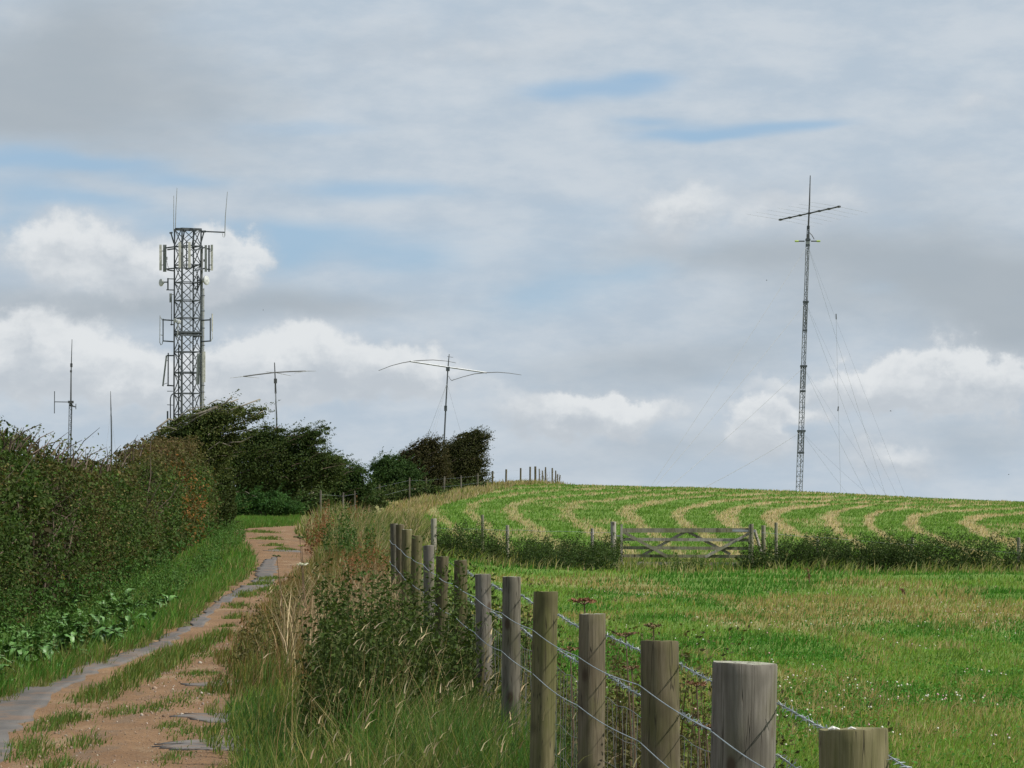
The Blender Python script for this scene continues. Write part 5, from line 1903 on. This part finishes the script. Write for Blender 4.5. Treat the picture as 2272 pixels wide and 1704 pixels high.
def tri_lattice(parent, r0, r1, cen, width, mt, step, rl, rb=None, names=('rail_tube', 'lacing')):
    rows = np.arange(r0, r1 + .1, step)
    cors = [[], [], []]
    for rw in rows:
        c0 = cen(rw)
        for k in range(3):
            an = math.radians(200 + 120 * k)
            cors[k].append(c0 + Vector((math.cos(an), math.sin(an), 0)) * width / 1.732)
    for k in range(3):
        q = MB()
        q.tube(cors[k], rl, 5)
        q.build(names[0], mt, parent)
    q = MB()
    for i in range(len(rows)):
        for k in range(3):
            q.tube([cors[k][i], cors[(k + 1) % 3][i]], rl * .6, 4)
            if i + 1 < len(rows):
                a, b = (k, (k + 1) % 3) if i % 2 else ((k + 1) % 3, k)
                q.tube([cors[a][i], cors[b][i + 1]], rl * .55, 4)
    q.build(names[1], mt, parent)


for (r0, r1, w_, mt) in ((930, 1118, .46, M_STEELM), (792, 982, .38, M_STEELM), (652, 846, .31, M_STEELM), (515, 716, .25, M_STEELM), (488, 530, .17, M_STEEL)):
    tri_lattice(mast, r0, r1, mcen, w_, mt, 11 if w_ > .2 else 7, .028)
for (r0, w_) in ((931, .6), (978, .5), (791, .5), (845, .42), (652, .42), (714, .34), (518, .36), (530, .3)):
    c0 = mcen(r0)
    part('collar', M_STEEL, ('box', c0, (w_ / 2, 0, 0), (0, w_ / 2, 0), (0, 0, .07)), parent=mast)
part('stub_pole', M_DARK, ('tube', [mcen(495), D(1748.6, 440, MD), D(1750.3, 379, MD)], [.075, .06, .035], 6), parent=mast)
bc = D(1748.3, 461, MD)
b0, b1 = D(1686, 474.5, MD), D(1812, 446.5, MD)
b0 = b0 + (b0 - Vector((0, 0, EYE))).normalized() * 3.2
b1 = b1 - (b1 - Vector((0, 0, EYE))).normalized() * 3.2
part('boom', M_DARK, ('tube', [b0, (b0 + b1) / 2, b1], .055, 6), parent=mast)
bd = (b1 - b0).normalized()
ed_ = D(1106 + 100, 1150 + 13, MD) - D(1106, 1150, MD)
ed_ = Vector((1.0, .55, -.13)).normalized()
for t_ in (.0, .16, .34, .5, .67, .83, 1.0):
    c0 = b0.lerp(b1, t_)
    L = 3.1 - .5 * t_
    part('element', M_ALU, ('tube', [c0 - ed_ * L + Vector((0, 0, -.05)), c0, c0 + ed_ * L + Vector((0, 0, -.05))], [.005, .010, .005], 4), parent=mast)
    part('clamp', M_DARK, ('box', c0, bd * .14, ed_ * .08, (0, 0, .06)), parent=mast)
for sx_, (x0, x1, x2) in enumerate(((1738, 1727, 1717), (1752, 1762, 1772))):
    part('dipole_rod', M_DARK, ('tube', [D(x0, 521, MD), D(x1 + (2 if sx_ else -2), 521, MD)], .05, 5), parent=mast)
    part('dipole_tip', M_LIME, ('tube', [D(x1 + (2 if sx_ else -2), 521, MD), D(x2, 521, MD)], .075, 6), parent=mast)
part('feeder_cable', M_DARK, ('tube', [D(1748, 502, MD), D(1754, 508, MD), D(1759, 517, MD)], .03, 4), parent=mast)
part('rotator', M_DARK, ('box', mcen(512), (.11, 0, 0), (0, .11, 0), (0, 0, .2)), parent=mast)
part('collar', M_STEELL, ('box', mcen(524), (.14, 0, 0), (0, .14, 0), (0, 0, .10)), parent=mast)


def guy(parent, a, b, r=.008, nm='guy_wire', sag=0.0):
    pts = [a.lerp(b, i / 6) + Vector((0, 0, -sag * math.sin(math.pi * i / 6))) for i in range(7)]
    q = MB()
    q.tube(pts, r, 4)
    return q.build(nm, M_GUY, parent)


def on_ground(px, d_):
    p_ = D(px, 1060, d_)
    return Vector((p_.x, p_.y, float(base_z(p_.x, p_.y))))


for (row, lx_, rx_) in ((530, 1395, 1962), (654, 1400, 1946), (793, 1428, 1926), (933, 1490, 1895)):
    a = mcen(row)
    guy(mast, a, on_ground(lx_, 262), r=.018, sag=.15)
    guy(mast, a, on_ground(rx_, 264), r=.007, sag=.15)
    guy(mast, a, on_ground(rx_ - 40, 300), r=.006, sag=.15)
guy(mast, D(1806, 682, 271), D(1811, 880, 271), nm='wire_aerial')
guy(mast, D(1811, 880, 271), D(1817, 1100, 271), nm='wire_aerial')
part('insulator', M_DARK, ('tube', [D(1806, 678, 271), D(1806.5, 690, 271)], .04, 5), ('tube', [D(1811, 878, 271), D(1810, 888, 271)], .045, 5), parent=mast)

# ------------------------------------------------------------------ drooping beam aerial mast above the thorn trees
AD2 = 283.0
a0 = D(956, 1000, AD2)
am = thing('aerial_mast', (a0.x, AD2, float(base_z(a0.x, AD2)) - .2), 'slim mast with a long drooping two-element beam aerial behind the thorn trees', 'mast')
am_b = D(953, 1080, AD2)
am_b.z = am['_base'][2]
part('pole', M_STEEL, ('tube', [am_b, D(963, 880, AD2), D(967.5, 795, AD2)], [.075, .065, .055], 6), parent=am)
part('pole_joint', M_STEEL, ('box', D(962.6, 882, AD2), (.11, 0, 0), (0, .11, 0), (0, 0, .2)), ('box', D(967.5, 797, AD2), (.14, 0, 0), (0, .14, 0), (0, 0, .16)), parent=am)
part('stub_pole', M_DARK, ('tube', [D(967.5, 797, AD2), D(970.3, 765, AD2)], [.05, .03], 5), ('tube', [D(966, 770, AD2), D(979, 772, AD2)], .015, 4), parent=am)
part('boom', M_STEELM, ('tube', [D(886, 780.5, AD2 - 1.5), D(968, 793, AD2), D(1051, 805, AD2 + 1.5)], .065, 6), parent=am)
for pts in ([(818, 800.5), (845, 790), (868, 784), (888, 780.5), (910, 778.5), (935, 777.5), (965, 780), (985, 784)], [(975, 822), (1000, 814), (1025, 807.5), (1050, 805), (1075, 804), (1100, 806), (1126, 810)]):
    nn = len(pts)
    part('element', M_DARK, ('tube', [D(x_, y_, AD2 + (i - nn / 2) * .5) for i, (x_, y_) in enumerate(pts)], [.035 - .02 * abs(i / (nn - 1) - .45) * 1.6 for i in range(nn)], 5), parent=am)
part('feeder_loop', M_DARK, ('tube', [D(969, 812, AD2), D(973, 820, AD2), D(978, 822, AD2), D(981, 819, AD2)], .018, 4), parent=am)
for (x1, dx) in ((890, 278), (905, 274), (1035, 275), (870, 292)):
    guy(am, D(965.5, 828, AD2), on_ground(x1, dx), r=.008)

# ------------------------------------------------------------------ small beam aerial mast
SD = 268.0
sm_b = D(599, 1080, SD)
s_m = thing('aerial_mast', (sm_b.x, SD, float(base_z(sm_b.x, SD)) - .2), 'thin short mast with a small bowed beam aerial above the broad dark hawthorn', 'mast')
part('pole', M_STEEL, ('tube', [Vector((sm_b.x, SD, s_m['_base'][2])), D(597.5, 905, SD), D(595, 838, SD)], [.065, .055, .045], 6), parent=s_m)
part('stub_pole', M_DARK, ('tube', [D(595.5, 850, SD), D(594.5, 820, SD), D(593, 783, SD)], [.08, .05, .035], 5), parent=s_m)
part('rotator', M_DARK, ('box', D(595, 823, SD), (.11, 0, 0), (0, .11, 0), (0, 0, .17)), parent=s_m)
part('boom', M_DARK, ('tube', [D(526, 813, SD - 1), D(560, 808.5, SD - .5), D(594, 804.5, SD), D(628, 802.5, SD + .5), D(661, 801.5, SD + 1)], .05, 6), parent=s_m)
for pts in ([(497, 816.5), (526, 813), (560, 816.5)], [(574, 803), (594, 804.5), (629, 812)], [(636, 806), (661, 801.5), (683, 801.5)]):
    part('element', M_ALU, ('tube', [D(x_, y_, SD + i * .8) for i, (x_, y_) in enumerate(pts)], [.012, .028, .012], 4), parent=s_m)
for (x1, dx) in ((585, 262), (612, 263)):
    guy(s_m, D(595.5, 845, SD), on_ground(x1, dx), r=.008)

# ------------------------------------------------------------------ left lattice mast with whip
WD_ = 240.0
wb = D(149, 1080, WD_)
wm = thing('aerial_mast', (wb.x, WD_, float(base_z(wb.x, WD_)) - .2), 'small lattice mast with tall whip and side dipole behind the hedge at far left', 'mast')
tri_lattice(wm, 872, 1090, lambda rw: D(float(np.interp(rw, [872, 1090], [153.2, 148.5])), rw, WD_), .20, M_STEEL, 9, .02)
part('whip_aerial', M_DARK, ('tube', [D(153, 875, WD_), D(153.5, 805, WD_), D(155.6, 733, WD_)], [.06, .04, .018], 5), parent=wm)
part('whip_joint', M_DARK, ('box', D(154.2, 789, WD_), (.07, 0, 0), (0, .07, 0), (0, 0, .12)), ('box', D(153.4, 802, WD_), (.06, 0, 0), (0, .06, 0), (0, 0, .07)), ('box', D(153.2, 868.5, WD_), (.17, 0, 0), (0, .15, 0), (0, 0, .08)), parent=wm)
part('cross_arm', M_STEEL, ('tube', [D(117.5, 868, WD_), D(154, 868.5, WD_)], .03, 5), parent=wm)
part('dipole', M_STEEL, ('tube', [D(117.5, 893, WD_), D(117.8, 845, WD_)], .028, 5), parent=wm)
part('side_arm', M_STEEL, ('tube', [D(151, 876, WD_), D(164, 879, WD_)], .045, 5), ('tube', [D(164, 872, WD_), D(164, 884, WD_)], .025, 5), ('tube', [D(150, 875.5, WD_), D(158, 876, WD_)], .06, 5), parent=wm)
ND = 250.0
nb_ = D(240.5, 1080, ND)
nm_ = thing('aerial_mast', (nb_.x, ND, float(base_z(nb_.x, ND)) - .2), 'thin plain pole aerial between the left whip mast and the lattice tower', 'mast')
part('pole', M_STEEL, ('tube', [Vector((nb_.x, ND, nm_['_base'][2])), D(240.8, 940, ND), D(239.6, 880, ND)], [.06, .05, .04], 5), parent=nm_)
part('whip_aerial', M_DARK, ('tube', [D(239.6, 880, ND), D(238.8, 845, ND)], [.035, .015], 4), parent=nm_)
for (x1, dx) in ((215, 246), (262, 246)):
    guy(nm_, D(239.8, 885, ND), on_ground(x1, dx), r=.006)


# ------------------------------------------------------------------ distant birds
def bird(label, px, py, d_, span, rot):
    c0 = W(px, py, d_)
    t = thing('bird', c0, label, 'bird', 'distant birds')
    u = Vector((math.cos(rot), .3, math.sin(rot)))
    body = MB()
    body.tube([c0 - u * span * .28, c0 - u * span * .12, c0 + u * span * .08, c0 + u * span * .22, c0 + u * span * .3], [.01 * span, .07 * span, .085 * span, .05 * span, .012 * span], 6)
    body.build('body', M_BIRD, t, True)
    for s_ in (-1, 1):
        q = MB()
        n_ = Vector((-.2, s_ * .8, .55)).normalized()
        a = c0 + u * span * .06
        q.beam(a, a + n_ * span * .32, .16 * span, .02 * span)
        q.beam(a + n_ * span * .31, a + n_ * span * .31 + Vector((-.3, s_ * .6, -.1)).normalized() * span * .25, .10 * span, .015 * span)
        q.build('wing', M_BIRD, t)
    return t


bird('tiny dark bird in the sky left of the tall guyed mast', 1701, 622, 330, .26, .2)
bird('tiny dark bird right of the tall mast before the white cloud', 1976, 912, 330, .30, .05)
bird('tiny dark bird in the grey sky right of the lattice tower', 584, 688, 330, .22, -.1)
bird('tiny dark bird low in the sky at the far right', 2238, 1053, 330, .24, .1)
